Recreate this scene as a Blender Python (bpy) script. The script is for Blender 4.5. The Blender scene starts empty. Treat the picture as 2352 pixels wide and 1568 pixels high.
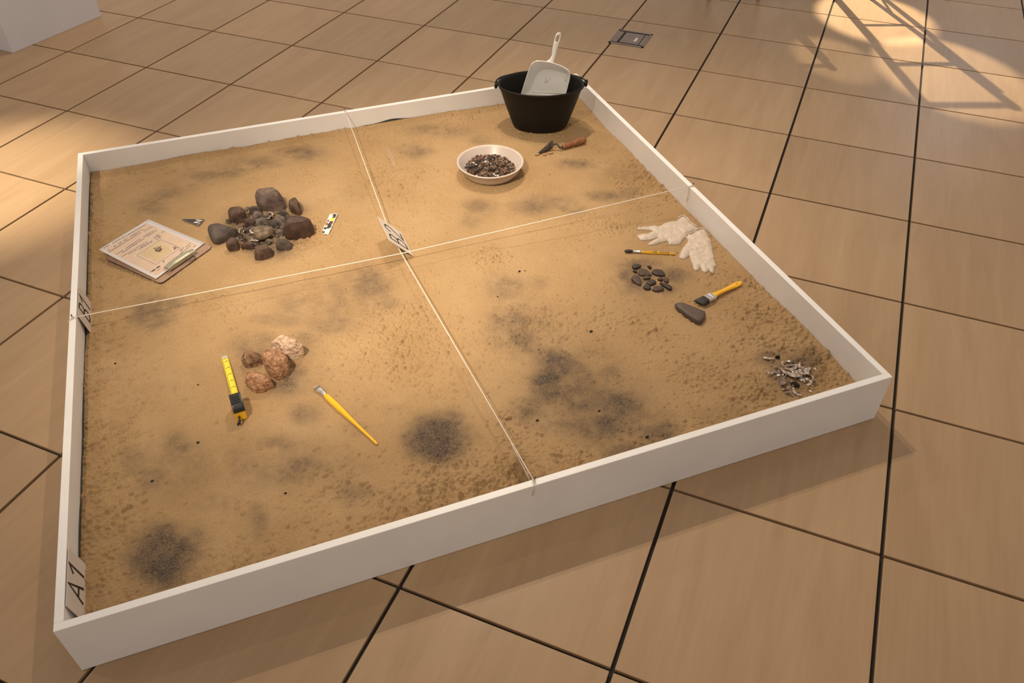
import bpy, bmesh, math, random
import numpy as np
from mathutils import Vector, Matrix, noise
from mathutils.geometry import delaunay_2d_cdt

S = bpy.context.scene
COL = S.collection

# ------------------------------------------------------------------ camera
EYE = np.array([-0.44762605, -2.03818239, 1.60946066])
RC = np.array([[0.9356104080928656, -0.3530306582369383, 0.0015870138927142063],
               [-0.2346372002300469, -0.6251874344608555, -0.7443695695422126],
               [0.2637774602510735, 0.6960675442347876, -0.6677659959345383]])
FPX = 1840.409
cd = bpy.data.cameras.new('camera'); cam = bpy.data.objects.new('camera', cd); COL.objects.link(cam)
cd.sensor_width = 36.0; cd.lens = FPX / 2352 * 36.0; cd.clip_start = 0.05; cd.clip_end = 60
cam.matrix_world = Matrix([[RC[0][i], -RC[1][i], -RC[2][i], EYE[i]] for i in range(3)] + [[0, 0, 0, 1]])
S.camera = cam

# ------------------------------------------------------------------ world, lamps, exposure
wd = bpy.data.worlds.new('room_light'); S.world = wd; wd.use_nodes = True
bg = wd.node_tree.nodes['Background']; bg.inputs[0].default_value = (1.0, 0.85, 0.72, 1); bg.inputs[1].default_value = 0.515
S.view_settings.view_transform = 'Standard'; S.view_settings.look = 'None'
S.view_settings.exposure = 0.0; S.view_settings.gamma = 1.0; S.view_settings.use_curve_mapping = False

def spot(name, loc, tgt, watts, size_deg, blend, col, rad=0.03):
    l = bpy.data.lights.new(name, 'SPOT'); l.energy = watts; l.spot_size = math.radians(size_deg); l.spot_blend = blend
    l.color = col; l.shadow_soft_size = rad
    o = bpy.data.objects.new(name, l); COL.objects.link(o); o.location = loc
    o.rotation_euler = (Vector(tgt) - Vector(loc)).to_track_quat('-Z', 'Y').to_euler()
    return o
WARM = (1.0, 0.82, 0.62)
spot('key_spot', (-1.35, -1.75, 2.95), (-0.06, 0.12, 0.1), 480, 27, 1.0, (1.0, 0.84, 0.64), 0.02)
spot('key_wash', (-1.45, -1.65, 2.95), (-0.12, 0.12, 0.1), 205, 44, 1.0, (1.0, 0.84, 0.64), 0.02)
spot('right_spot', (0.55, 1.16, 2.70), (0.75, -0.50, 0.0), 120, 96, 0.8, WARM, 0.015)
spot('right_fill', (0.80, 1.35, 2.75), (0.62, -0.25, 0.0), 95, 50, 1.0, WARM, 0.015)  # extra lamp, added to brighten the sand in the right half
spot('far_fill', (-0.3, 3.1, 2.95), (0.1, 2.3, 0.0), 105, 110, 1.0, WARM, 0.05)  # fill lamp added to lift the far floor
spot('left_wash', (-2.7, 0.2, 2.90), (-0.45, 0.1, 0.0), 42, 52, 0.9, WARM, 0.02)
spot('floor_spot', (-2.3, 1.1, 2.90), (-1.40, 1.20, 0.0), 720, 24, 1.0, (1.0, 0.84, 0.60), 0.04)
spot('window_daylight', (5.2, 2.6, 2.3), (3.7, 1.4, 0.0), 70, 50, 1.0, (0.72, 0.80, 1.0), 0.3)
spot('streak_spot_a', (3.49, 3.18, 2.30), (2.99, 1.45, 0.0), 900, 13, 0.45, (1.0, 0.82, 0.56), 0.012)
spot('streak_spot_b', (3.52, 3.20, 2.30), (2.84, 0.72, 0.0), 800, 12, 0.45, (1.0, 0.82, 0.56), 0.012)
spot('streak_spot_c', (2.95, 3.70, 2.30), (2.43, 1.05, 0.0), 330, 7, 0.6, (1.0, 0.82, 0.56), 0.012)

# ------------------------------------------------------------------ helpers
def hs0(x, y):
    def sm(t):
        t = np.clip(t, 0, 1); return t * t * (3 - 2 * t)
    h = 0.097 - 0.024 * sm((x - 0.35) / 0.62) - 0.010 * sm((-x - 0.6) / 0.35) - 0.006 * sm((-y - 0.6) / 0.4) * sm((x + 0.2) / 0.8)
    h = h - 0.008 * sm((y - 0.80) / 0.18)
    h = h + 0.020 * sm((x - 0.75) / 0.2) * sm((y - 0.7) / 0.25)
    return h
def hs(x, y): return float(hs0(np.float64(x), np.float64(y)))
def ray(px, py):
    return RC.T @ np.array([(px - 1176) / FPX, (py - 784) / FPX, 1.0])
def atz(px, py, z):
    d = ray(px, py); t = (z - EYE[2]) / d[2]; return Vector(EYE + t * d)
def at(px, py, dz=0.0):
    p = atz(px, py, 0.095 + dz)
    for _ in range(4): p = atz(px, py, hs(p.x, p.y) + dz)
    return p

def link(o, parent=None):
    COL.objects.link(o)
    if parent is not None: o.parent = parent
    return o
def tag(o, label=None, cat=None, group=None, kind=None):
    if label: o['label'] = label
    if cat: o['category'] = cat
    if group: o['group'] = group
    if kind: o['kind'] = kind
    return o
def empty(name, loc, label, cat, group=None, rot=None):
    o = bpy.data.objects.new(name, None); o.empty_display_size = 0.03; COL.objects.link(o); o.location = loc
    if rot is not None: o.rotation_euler = rot
    return tag(o, label, cat, group)
def mesh(name, vs, fs, mat, parent=None, smooth=False, world=False):
    me = bpy.data.meshes.new(name)
    if world and parent is not None:
        inv = (Matrix.Translation(parent.location) @ parent.rotation_euler.to_matrix().to_4x4()).inverted()
        vs = [inv @ Vector(v) for v in vs]
    me.from_pydata([tuple(v) for v in vs], [], fs); me.validate(); me.update()
    if mat: me.materials.append(mat)
    if smooth: me.polygons.foreach_set('use_smooth', [True] * len(me.polygons))
    return link(bpy.data.objects.new(name, me), parent)
def recalc(o):
    bm = bmesh.new(); bm.from_mesh(o.data); bmesh.ops.recalc_face_normals(bm, faces=bm.faces); bm.to_mesh(o.data); bm.free(); return o
def weld(o):
    bm = bmesh.new(); bm.from_mesh(o.data); bmesh.ops.remove_doubles(bm, verts=bm.verts, dist=1e-5); bmesh.ops.recalc_face_normals(bm, faces=bm.faces); bm.to_mesh(o.data); bm.free(); return o
def thing1(name, vs, fs, mat, label, cat, group=None, smooth=False):
    """single-mesh thing with its origin at the base centre; vs in world space"""
    vs = [Vector(v) for v in vs]
    c = Vector((sum(v.x for v in vs) / len(vs), sum(v.y for v in vs) / len(vs), min(v.z for v in vs)))
    o = mesh(name, [v - c for v in vs], fs, mat, None, smooth); o.location = c
    return tag(recalc(o), label, cat, group)
def box_vf(cx, cy, cz, sx, sy, sz, b=0.0):
    """box with chamfered edges"""
    bm = bmesh.new(); bmesh.ops.create_cube(bm, size=1.0)
    for v in bm.verts: v.co = Vector((cx + v.co.x * sx, cy + v.co.y * sy, cz + v.co.z * sz))
    if b > 0: bmesh.ops.bevel(bm, geom=list(bm.edges), offset=b, segments=2, affect='EDGES', profile=0.5)
    bm.verts.index_update()
    vs = [v.co.copy() for v in bm.verts]; fs = [[v.index for v in f.verts] for f in bm.faces]; bm.free()
    return vs, fs
def join(*vf):
    V, F = [], []
    for vs, fs in vf:
        k = len(V); V += list(vs); F += [[i + k for i in f] for f in fs]
    return V, F
def xf(vf, M): return [M @ Vector(v) for v in vf[0]], vf[1]
def tube(pts, r, n=8, caps=True):
    pts = [Vector(p) for p in pts]; rs = r if isinstance(r, (list, tuple)) else [r] * len(pts)
    V, F = [], []
    for i, p in enumerate(pts):
        t = (pts[min(i + 1, len(pts) - 1)] - pts[max(i - 1, 0)]).normalized()
        a = t.cross(Vector((0, 0, 1)));
        if a.length < 1e-4: a = t.cross(Vector((1, 0, 0)))
        a.normalize(); b = t.cross(a)
        for k in range(n):
            an = 2 * math.pi * k / n; V.append(p + (a * math.cos(an) + b * math.sin(an)) * rs[i])
    for i in range(len(pts) - 1):
        for k in range(n): F.append([i * n + k, i * n + (k + 1) % n, (i + 1) * n + (k + 1) % n, (i + 1) * n + k])
    if caps: F.append(list(range(n))[::-1]); F.append([(len(pts) - 1) * n + k for k in range(n)])
    return V, F
def lathe(prof, n=48, sx=1.0, sy=1.0):
    V, F = [], []
    for r, z in prof:
        for k in range(n):
            a = 2 * math.pi * k / n; V.append(Vector((r * math.cos(a) * sx, r * math.sin(a) * sy, z)))
    for i in range(len(prof) - 1):
        for k in range(n): F.append([i * n + k, i * n + (k + 1) % n, (i + 1) * n + (k + 1) % n, (i + 1) * n + k])
    return V, F
def sweep(stations, n=16):
    """stations: (x, halfwidth_y, halfheight_z, z_centre) super-elliptic loft along x"""
    V, F = [], []
    for x, wy, hz, zc in stations:
        for k in range(n):
            a = 2 * math.pi * k / n; V.append(Vector((x, wy * math.cos(a), zc + hz * math.sin(a))))
    m = len(stations)
    for i in range(m - 1):
        for k in range(n): F.append([i * n + k, i * n + (k + 1) % n, (i + 1) * n + (k + 1) % n, (i + 1) * n + k])
    F.append(list(range(n))[::-1]); F.append([(m - 1) * n + k for k in range(n)])
    return V, F
def prism(poly, z0, z1):
    n = len(poly); V = [Vector((x, y, z0)) for x, y in poly] + [Vector((x, y, z1)) for x, y in poly]
    F = [list(range(n))[::-1], [n + i for i in range(n)]] + [[i, (i + 1) % n, n + (i + 1) % n, n + i] for i in range(n)]
    return V, F
def text_vf(s, size, thick=0.0):
    cu = bpy.data.curves.new('lettering', 'FONT'); cu.body = s; cu.size = size; cu.align_x = 'CENTER'; cu.align_y = 'CENTER'; cu.offset = thick
    cu.resolution_u = 4
    o = bpy.data.objects.new('lettering_tmp', cu); COL.objects.link(o)
    dg = bpy.context.evaluated_depsgraph_get(); me = bpy.data.meshes.new_from_object(o.evaluated_get(dg))
    V = [v.co.copy() for v in me.vertices]; F = [list(p.vertices) for p in me.polygons]
    bpy.data.objects.remove(o); bpy.data.curves.remove(cu); bpy.data.meshes.remove(me)
    if V:
        cx = (min(v.x for v in V) + max(v.x for v in V)) / 2; cy = (min(v.y for v in V) + max(v.y for v in V)) / 2
        V = [Vector((v.x - cx, v.y - cy, 0)) for v in V]
    return V, F
GLY = {'A': [[(0, 0), (.30, 1), (.62, 0)], [(.11, .34), (.51, .34)]], '1': [[(-.02, .72), (.26, 1), (.26, 0)]],
       'B': [[(0, 0), (0, 1), (.30, .99), (.42, .90), (.45, .76), (.40, .62), (.28, .54), (0, .53)], [(.28, .54), (.44, .47), (.52, .34), (.51, .18), (.42, .05), (.28, 0), (0, 0)]],
       '2': [[(0, .76), (.04, .90), (.16, .99), (.31, 1), (.44, .92), (.49, .77), (.44, .62), (.27, .40), (.08, .18), (-.02, 0), (.52, 0)]]}
def stroke_text(s_, h, w):
    """drawn capitals as flat ribbons"""
    x0 = 0.0; parts = []
    for ch in s_:
        st2 = GLY[ch]
        for ln in st2:
            pts = [Vector(((x0 + a) * h, b_ * h, 0)) for a, b_ in ln]; V2, F2 = [], []
            for i, p_ in enumerate(pts):
                d0 = (pts[i] - pts[i - 1]).normalized() if i > 0 else (pts[1] - pts[0]).normalized(); d1 = (pts[i + 1] - pts[i]).normalized() if i < len(pts) - 1 else d0
                t_ = (d0 + d1).normalized(); nn = Vector((-t_.y, t_.x, 0)); k_ = w / 2 / max(.5, nn.dot(Vector((-d0.y, d0.x, 0))))
                V2 += [p_ + nn * k_, p_ - nn * k_]
            for i in range(len(pts) - 1): F2.append([2 * i, 2 * i + 1, 2 * i + 3, 2 * i + 2])
            parts.append((V2, F2))
        x0 += max(a for ln in st2 for a, _ in ln) + .24
    V2, F2 = join(*parts); cx = (min(v.x for v in V2) + max(v.x for v in V2)) / 2
    return [Vector((v.x - cx, v.y - h / 2, 0)) for v in V2], F2
def frame(o, x, y):
    """4x4 from origin, x axis and approximate y axis"""
    x = Vector(x).normalized(); y = Vector(y); y = (y - x * y.dot(x)).normalized(); z = x.cross(y)
    M = Matrix.Identity(4)
    for i in range(3): M[i][0], M[i][1], M[i][2], M[i][3] = x[i], y[i], z[i], o[i]
    return M

# ------------------------------------------------------------------ materials
def srgb(r, g, b):
    f = lambda c: (c / 255 / 12.92) if c / 255 <= 0.04045 else ((c / 255 + 0.055) / 1.055) ** 2.4
    return (f(r), f(g), f(b), 1)
def lin(r, g, b): return (r, g, b, 1)
def mat(name, c, rough=0.6, c2=None, scale=30, bump=0.0, bscale=80, spec=0.5, metal=0.0, trans=0.0, detail=4, lo=0.35, hi=0.65, coat=0.0, bdist=0.003, sss=0.0):
    m = bpy.data.materials.new(name); m.use_nodes = True; nt = m.node_tree; p = nt.nodes['Principled BSDF']
    p.inputs['Roughness'].default_value = rough; p.inputs['Metallic'].default_value = metal
    p.inputs['Specular IOR Level'].default_value = spec; p.inputs['Base Color'].default_value = c
    p.inputs['Transmission Weight'].default_value = trans; p.inputs['Coat Weight'].default_value = coat
    p.inputs['Subsurface Weight'].default_value = sss
    tc = nt.nodes.new('ShaderNodeTexCoord')
    if c2 is not None:
        n = nt.nodes.new('ShaderNodeTexNoise'); n.inputs['Scale'].default_value = scale; n.inputs['Detail'].default_value = detail
        r = nt.nodes.new('ShaderNodeValToRGB'); r.color_ramp.elements[0].color = c; r.color_ramp.elements[1].color = c2
        r.color_ramp.elements[0].position = lo; r.color_ramp.elements[1].position = hi
        nt.links.new(tc.outputs['Object'], n.inputs['Vector']); nt.links.new(n.outputs['Fac'], r.inputs[0]); nt.links.new(r.outputs[0], p.inputs['Base Color'])
    if bump > 0:
        n2 = nt.nodes.new('ShaderNodeTexNoise'); n2.inputs['Scale'].default_value = bscale; n2.inputs['Detail'].default_value = 5
        b = nt.nodes.new('ShaderNodeBump'); b.inputs['Strength'].default_value = bump; b.inputs['Distance'].default_value = bdist
        nt.links.new(tc.outputs['Object'], n2.inputs['Vector']); nt.links.new(n2.outputs['Fac'], b.inputs['Height']); nt.links.new(b.outputs[0], p.inputs['Normal'])
    return m

M_grout = mat('dark_joint', lin(.020, .014, .010), .8)
M_white = mat('white_paint', lin(.80, .79, .785), .42, lin(.84, .83, .825), 7, bump=.06, bscale=160)
M_plinth = mat('plinth_paint', lin(.72, .73, .80), .5, lin(.75, .76, .83), 5)
M_string = mat('cotton_string', lin(.82, .76, .68), .8, lin(.70, .62, .52), 300)
M_nail = mat('nail_steel', lin(.10, .09, .08), .4, metal=.8)
M_liner = mat('liner_cloth', lin(.05, .055, .045), .8)
M_card = mat('card_paper', lin(.60, .53, .47), .55, lin(.64, .57, .51), 20)
M_ink = mat('black_ink', lin(.022, .016, .014), .5)
M_ink2 = mat('grey_print', lin(.19, .17, .165), .6)
M_paper = mat('white_paper', lin(.66, .62, .62), .6)
M_peach = mat('peach_print', lin(.55, .41, .31), .6, lin(.59, .445, .34), 40)
M_plan = mat('yellow_plan_print', lin(.51, .39, .22), .6, lin(.55, .43, .255), 30)
M_board = mat('clipboard_brown', lin(.30, .185, .12), .5, lin(.36, .225, .15), 25)
M_boardedge = mat('clipboard_edge', lin(.05, .03, .03), .5)
M_clip = mat('clip_metal', lin(.36, .34, .25), .38, metal=.35)
M_wire = mat('clip_wire', lin(.16, .14, .13), .35, metal=.8)
M_black = mat('black_rubber', lin(.0055, .0045, .004), .55, lin(.009, .007, .005), 12, spec=.3)
M_blackp = mat('black_plastic', lin(.010, .010, .011), .35)
M_pan = mat('white_plastic', lin(.76, .75, .71), .28, spec=.5)
M_bowl = mat('bowl_plastic', lin(.50, .425, .375), .32, lin(.54, .46, .41), 8)
M_wood = mat('trowel_handle_wood', lin(.20, .075, .030), .5, lin(.28, .12, .05), 60)
M_iron = mat('worn_iron', lin(.055, .045, .038), .45, lin(.12, .10, .085), 60, metal=.5, bump=.3)
M_yellow = mat('yellow_lacquer', lin(.85, .46, .012), .25, coat=.3)
M_yel2 = mat('tape_yellow', lin(.80, .60, .02), .35, lin(.74, .55, .03), 40)
M_yel3 = mat('case_yellow', lin(.80, .47, .02), .35)
M_alu = mat('ferrule_alu', lin(.62, .61, .60), .30, metal=.85)
M_bristle = mat('tan_bristle', lin(.24, .16, .09), .7, lin(.38, .28, .18), 300)
M_bristle_b = mat('black_bristle', lin(.008, .007, .007), .6, lin(.022, .018, .016), 400)
M_bristle_d = mat('dark_brown_bristle', lin(.020, .010, .007), .55, lin(.05, .025, .016), 400)
M_glove = mat('latex_glove', lin(.53, .435, .355), .45, lin(.60, .50, .415), 60, sss=.12, bump=.25, bscale=55, bdist=.004)
M_pebble = mat('dark_pebble', lin(.022, .014, .011), .6, lin(.048, .028, .020), 60, bump=.25, bscale=150)
M_pebble2 = mat('brown_pebble', lin(.045, .024, .016), .6, lin(.078, .042, .028), 60, bump=.25, bscale=150)
M_axe = mat('ground_stone', lin(.075, .050, .038), .6, lin(.098, .067, .052), 40, bump=.15, bscale=200)
M_rgrey = mat('grey_rock', lin(0.070, 0.046, 0.037), .75, lin(0.170, 0.118, 0.098), 28, bump=.5, bscale=60, bdist=.006)
M_rgrey2 = mat('slate_rock', lin(0.046, 0.034, 0.028), .7, lin(0.092, 0.068, 0.055), 40, bump=.4, bscale=90, bdist=.005)
M_rbrown = mat('brown_rock', lin(0.037, 0.019, 0.013), .7, lin(0.104, 0.058, 0.037), 45, bump=.5, bscale=70, bdist=.006)
M_rred = mat('red_brown_rock', lin(0.030, 0.015, 0.010), .65, lin(0.078, 0.038, 0.025), 35, bump=.4, bscale=60, bdist=.006)
M_rtan = mat('tan_slab', lin(0.089, 0.063, 0.041), .8, lin(0.244, 0.178, 0.111), 55, bump=.5, bscale=90, bdist=.004)
M_rash = mat('ashy_rock', lin(0.074, 0.056, 0.048), .85, lin(0.192, 0.148, 0.130), 60, bump=.4, bscale=90, bdist=.004)
M_lime = mat('reddish_limestone', lin(.15, .062, .026), .9, lin(.62, .37, .22), 90, bump=1.0, bscale=130, bdist=.007, lo=.25, hi=.85, spec=.2, detail=8)
M_limep = mat('pale_limestone', lin(.26, .135, .075), .9, lin(.74, .56, .42), 60, bump=1.0, bscale=130, bdist=.006, lo=.26, hi=.68, spec=.2, detail=8)
M_limeg = mat('brown_limestone', lin(.10, .050, .028), .9, lin(.34, .21, .13), 60, spec=.2, bump=.8, bscale=80, bdist=.007)
M_char = mat('charcoal', lin(.006, .006, .006), .75, lin(.016, .015, .014), 120, bump=.5, bscale=200)
M_shell = mat('weathered_shell', lin(.20, .145, .115), .5, lin(.62, .51, .43), 90, bump=.3, bscale=160)
M_shell2 = mat('grey_shell', lin(.09, .065, .055), .55, lin(.27, .20, .165), 90, bump=.3, bscale=160)
M_shellw = mat('white_shell_chip', lin(.72, .68, .64), .45, lin(.85, .82, .78), 90)
M_frag = [mat('brown_fragment_a', lin(.060, .031, .019), .65, lin(.18, .10, .062), 90, bump=.4, bscale=200),
          mat('brown_fragment_b', lin(.11, .064, .042), .65, lin(.28, .175, .115), 90, bump=.4, bscale=200),
          mat('dark_fragment', lin(.018, .012, .010), .6, lin(.050, .033, .026), 90, bump=.4, bscale=200)]
M_boxsteel = mat('floor_box_steel', lin(.20, .155, .135), .40, lin(.25, .195, .17), 20, metal=.4)
M_boxdark = mat('floor_box_gap', lin(.010, .009, .008), .7)
M_stool = mat('stool_dark_wood', lin(.045, .014, .010), .4, lin(.065, .022, .015), 20)
M_red = mat('card_red', lin(.10, .012, .012), .5)
M_cyel = mat('card_yellow', lin(.85, .65, .02), .5)
M_sand_lump = mat('sand_lump', lin(.33, .205, .092), .95, lin(.42, .275, .13), 120, bump=.5, bscale=250)

# wood-look floor panels: grain along the panel, tone drifting from panel to panel
def floor_mat():
    m = bpy.data.materials.new('maple_floor_panel'); m.use_nodes = True; nt = m.node_tree; p = nt.nodes['Principled BSDF']; N = nt.nodes.new; L = nt.links.new
    tc = N('ShaderNodeTexCoord'); oi = N('ShaderNodeObjectInfo')
    mul = N('ShaderNodeVectorMath'); mul.operation = 'SCALE'; mul.inputs[0].default_value = (7.3, 11.1, 3.7); L(oi.outputs['Random'], mul.inputs['Scale'])
    add = N('ShaderNodeVectorMath'); add.operation = 'ADD'; L(tc.outputs['Object'], add.inputs[0]); L(mul.outputs[0], add.inputs[1])
    mp = N('ShaderNodeMapping'); mp.inputs['Scale'].default_value = (9.0, 1.1, 1.0); L(add.outputs[0], mp.inputs[0])
    n1 = N('ShaderNodeTexNoise'); n1.inputs['Scale'].default_value = 1.6; n1.inputs['Detail'].default_value = 6; n1.inputs['Distortion'].default_value = .9; L(mp.outputs[0], n1.inputs['Vector'])
    mp2 = N('ShaderNodeMapping'); mp2.inputs['Scale'].default_value = (60, 3.0, 1.0); L(add.outputs[0], mp2.inputs[0])
    n2 = N('ShaderNodeTexNoise'); n2.inputs['Scale'].default_value = 2.0; n2.inputs['Detail'].default_value = 3; L(mp2.outputs[0], n2.inputs['Vector'])
    r = N('ShaderNodeValToRGB'); r.color_ramp.elements[0].position = .3; r.color_ramp.elements[1].position = .72
    r.color_ramp.elements[0].color = lin(.362, .236, .131); r.color_ramp.elements[1].color = lin(.438, .299, .176)
    mx = N('ShaderNodeMath'); mx.operation = 'MULTIPLY_ADD'; mx.inputs[1].default_value = .28; L(n2.outputs['Fac'], mx.inputs[0])
    m2 = N('ShaderNodeMath'); m2.operation = 'MULTIPLY'; m2.inputs[1].default_value = .74; L(n1.outputs['Fac'], m2.inputs[0]); L(m2.outputs[0], mx.inputs[2]); L(mx.outputs[0], r.inputs[0])
    hsv = N('ShaderNodeHueSaturation'); mr = N('ShaderNodeMapRange'); mr.inputs['To Min'].default_value = .93; mr.inputs['To Max'].default_value = 1.06
    L(oi.outputs['Random'], mr.inputs[0]); L(mr.outputs[0], hsv.inputs['Value']); L(r.outputs[0], hsv.inputs['Color']); L(hsv.outputs[0], p.inputs['Base Color'])
    p.inputs['Roughness'].default_value = .38; p.inputs['Specular IOR Level'].default_value = .35
    return m
M_floor = floor_mat()

def sand_mat():
    m = bpy.data.materials.new('yellow_sand'); m.use_nodes = True; nt = m.node_tree; p = nt.nodes['Principled BSDF']; N = nt.nodes.new; L = nt.links.new
    tc = N('ShaderNodeTexCoord'); at_ = N('ShaderNodeAttribute'); at_.attribute_name = 'charcoal'
    n1 = N('ShaderNodeTexNoise'); n1.inputs['Scale'].default_value = 5; n1.inputs['Detail'].default_value = 6; L(tc.outputs['Object'], n1.inputs['Vector'])
    r = N('ShaderNodeValToRGB'); r.color_ramp.elements[0].position = .3; r.color_ramp.elements[1].position = .7
    r.color_ramp.elements[0].color = lin(.350, .228, .113); r.color_ramp.elements[1].color = lin(.418, .281, .149); L(n1.outputs['Fac'], r.inputs[0])
    n2 = N('ShaderNodeTexNoise'); n2.inputs['Scale'].default_value = 240; n2.inputs['Detail'].default_value = 3; L(tc.outputs['Object'], n2.inputs['Vector'])
    # specks of charcoal inside the stains
    n3 = N('ShaderNodeTexNoise'); n3.inputs['Scale'].default_value = 230; n3.inputs['Detail'].default_value = 6; n3.inputs['Roughness'].default_value = .75; L(tc.outputs['Object'], n3.inputs['Vector'])
    a1 = N('ShaderNodeMath'); a1.operation = 'MULTIPLY_ADD'; a1.inputs[1].default_value = 2.4; a1.inputs[2].default_value = -1.2; L(n3.outputs['Fac'], a1.inputs[0])
    a2 = N('ShaderNodeMath'); a2.operation = 'MULTIPLY_ADD'; a2.inputs[1].default_value = 1.0; L(a1.outputs[0], a2.inputs[0])
    cl = N('ShaderNodeMath'); cl.operation = 'MINIMUM'; cl.inputs[1].default_value = 1.0
    s1 = N('ShaderNodeMath'); s1.operation = 'MULTIPLY'; L(a1.outputs[0], s1.inputs[0]); L(at_.outputs['Fac'], s1.inputs[1])
    s2 = N('ShaderNodeMath'); s2.operation = 'ADD'; L(s1.outputs[0], s2.inputs[0]); L(at_.outputs['Fac'], s2.inputs[1]); s2.use_clamp = True
    mx = N('ShaderNodeMixRGB'); mx.inputs[2].default_value = lin(.078, .062, .054); L(s2.outputs[0], mx.inputs[0]); L(r.outputs[0], mx.inputs[1])
    m3 = N('ShaderNodeMixRGB'); m3.blend_type = 'MULTIPLY'; m3.inputs[0].default_value = .28; L(mx.outputs[0], m3.inputs[1])
    r2 = N('ShaderNodeValToRGB'); r2.color_ramp.elements[0].position = .3; r2.color_ramp.elements[1].position = .55; r2.color_ramp.elements[0].color = lin(.55, .48, .40); L(n2.outputs['Fac'], r2.inputs[0]); L(r2.outputs[0], m3.inputs[2])
    L(m3.outputs[0], p.inputs['Base Color'])
    b = N('ShaderNodeBump'); b.inputs['Strength'].default_value = .9; b.inputs['Distance'].default_value = .0022; L(n2.outputs['Fac'], b.inputs['Height']); L(b.outputs[0], p.inputs['Normal'])
    p.inputs['Roughness'].default_value = .95; p.inputs['Specular IOR Level'].default_value = .1
    return m
M_sand = sand_mat()

# ================================================================== SETTING
# floor: dark sub-floor that shows in the joints, each panel a child
vs, fs = box_vf(1.0, 1.0, -0.040, 16, 16, 0.06)
floor = tag(mesh('floor', vs, fs, M_grout), 'pale maple-look panel floor with dark joints', kind='structure')
TO = np.array([2.45300634, 0.47548169]); TA = -0.7546024; TSA, TSB = 0.49711, 0.50314
U = np.array([math.cos(TA), math.sin(TA)]); Vv = np.array([-math.sin(TA), math.cos(TA)])
tv, tf = box_vf(0, 0, -0.0055, TSA - 0.0092, TSB - 0.0080, 0.011, 0.0012)
tile_me = None; cands = []
for c in range(-16, 8):
    for r in range(-10, 12):
        ctr = TO + U * TSA * (c + .5) - Vv * TSB * (r + .5)
        X = RC @ (np.array([ctr[0], ctr[1], 0]) - EYE)
        if X[2] < 0.35: continue
        px, py = 1176 + FPX * X[0] / X[2], 784 + FPX * X[1] / X[2]
        m = 0.35 * FPX / X[2] + 450
        if -m < px < 2352 + m and -m * .8 < py < 1568 + m:
            if abs(ctr[0]) < .55 and abs(ctr[1]) < .55: continue      # wholly under the sand box
            cands.append(((ctr[0] - EYE[0]) ** 2 + (ctr[1] - EYE[1]) ** 2, ctr))
cands.sort(key=lambda q: q[0])
for _, ctr in cands[:295]:
    if tile_me is None:
        o = mesh('tile', tv, tf, M_floor, floor); tile_me = o.data
    else:
        o = link(bpy.data.objects.new('tile', tile_me), floor)
    o.location = (ctr[0], ctr[1], 0); o.rotation_euler = (0, 0, TA)

# the panels farther out, beyond what the picture shows, joined into one
used_ = {(round(c_[0], 3), round(c_[1], 3)) for _, c_ in cands[:295]}; fv, ff = [], []
RT = Matrix.Rotation(TA, 4, 'Z')
for c in range(-18, 14):
    for r in range(-18, 16):
        ctr = TO + U * TSA * (c + .5) - Vv * TSB * (r + .5)
        if (round(ctr[0], 3), round(ctr[1], 3)) in used_ or abs(ctr[0] - 1) > 7.6 or abs(ctr[1] - 1) > 7.6 or (abs(ctr[0]) < .55 and abs(ctr[1]) < .55): continue
        a_, b_ = xf(box_vf(0, 0, -0.0055, TSA - 0.0092, TSB - 0.0080, 0.011), Matrix.Translation((ctr[0], ctr[1], 0)) @ RT)
        k = len(fv); fv += a_; ff += [[i + k for i in f] for f in b_]
o = mesh('tile_field', [RT.inverted() @ v for v in fv], ff, M_floor, floor); o.rotation_euler = (0, 0, TA); o['kind'] = 'stuff'

# ================================================================== SAND BOX
H = 0.1587; W2 = 1.0; T = 0.018
sb = empty('sand_box', (0, 0, 0), 'white painted square wooden sand box standing on the tiled floor', 'sand box')
zc = H / 2
for (cx, cy, sx, sy) in ((0, -W2 + T / 2, 2 * W2, T), (0, W2 - T / 2, 2 * W2, T), (-W2 + T / 2, 0, T, 2 * W2 - 2 * T), (W2 - T / 2, 0, T, 2 * W2 - 2 * T)):
    mesh('side_panel', *box_vf(cx, cy, zc + .0005, sx, sy, H - .001, .0012), M_white, sb)
mesh('bottom_panel', *box_vf(0, 0, .008, 2 * W2 - 2 * T, 2 * W2 - 2 * T, .012), M_white, sb)
# the dark liner showing above the sand along the left and far walls
rl = random.Random(5)
LV, LF = [], []
ys = np.linspace(-.80, .97, 60)
for i, y in enumerate(ys):
    z = hs(-.98, y) + .003 + .006 * max(0, noise.noise(Vector((y * 5, 3.1, 0)))) + .002 * rl.random()
    x = -.9815
    LV += [Vector((x, y, hs(x, y) - .02)), Vector((x, y, z)), Vector((x + .0014, y, z)), Vector((x + .0014, y, hs(x, y) - .02))]
for i in range(len(ys) - 1):
    for k in range(4): LF.append([i * 4 + k, i * 4 + (k + 1) % 4, i * 4 + 4 + (k + 1) % 4, i * 4 + 4 + k])
recalc(mesh('liner', LV, LF, M_liner, sb))
LV, LF = [], []
xs = np.linspace(.05, .24, 16)
for i, x in enumerate(xs):
    z = hs(x, .98) + .002 + .009 * math.exp(-((x - .17) / .05) ** 2)
    LV += [Vector((x, .9815, .05)), Vector((x, .9815, z)), Vector((x, .9800, z)), Vector((x, .9800, .05))]
for i in range(len(xs) - 1):
    for k in range(4): LF.append([i * 4 + k, i * 4 + (k + 1) % 4, i * 4 + 4 + (k + 1) % 4, i * 4 + 4 + k])
recalc(mesh('liner', LV, LF, M_liner, sb))
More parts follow.
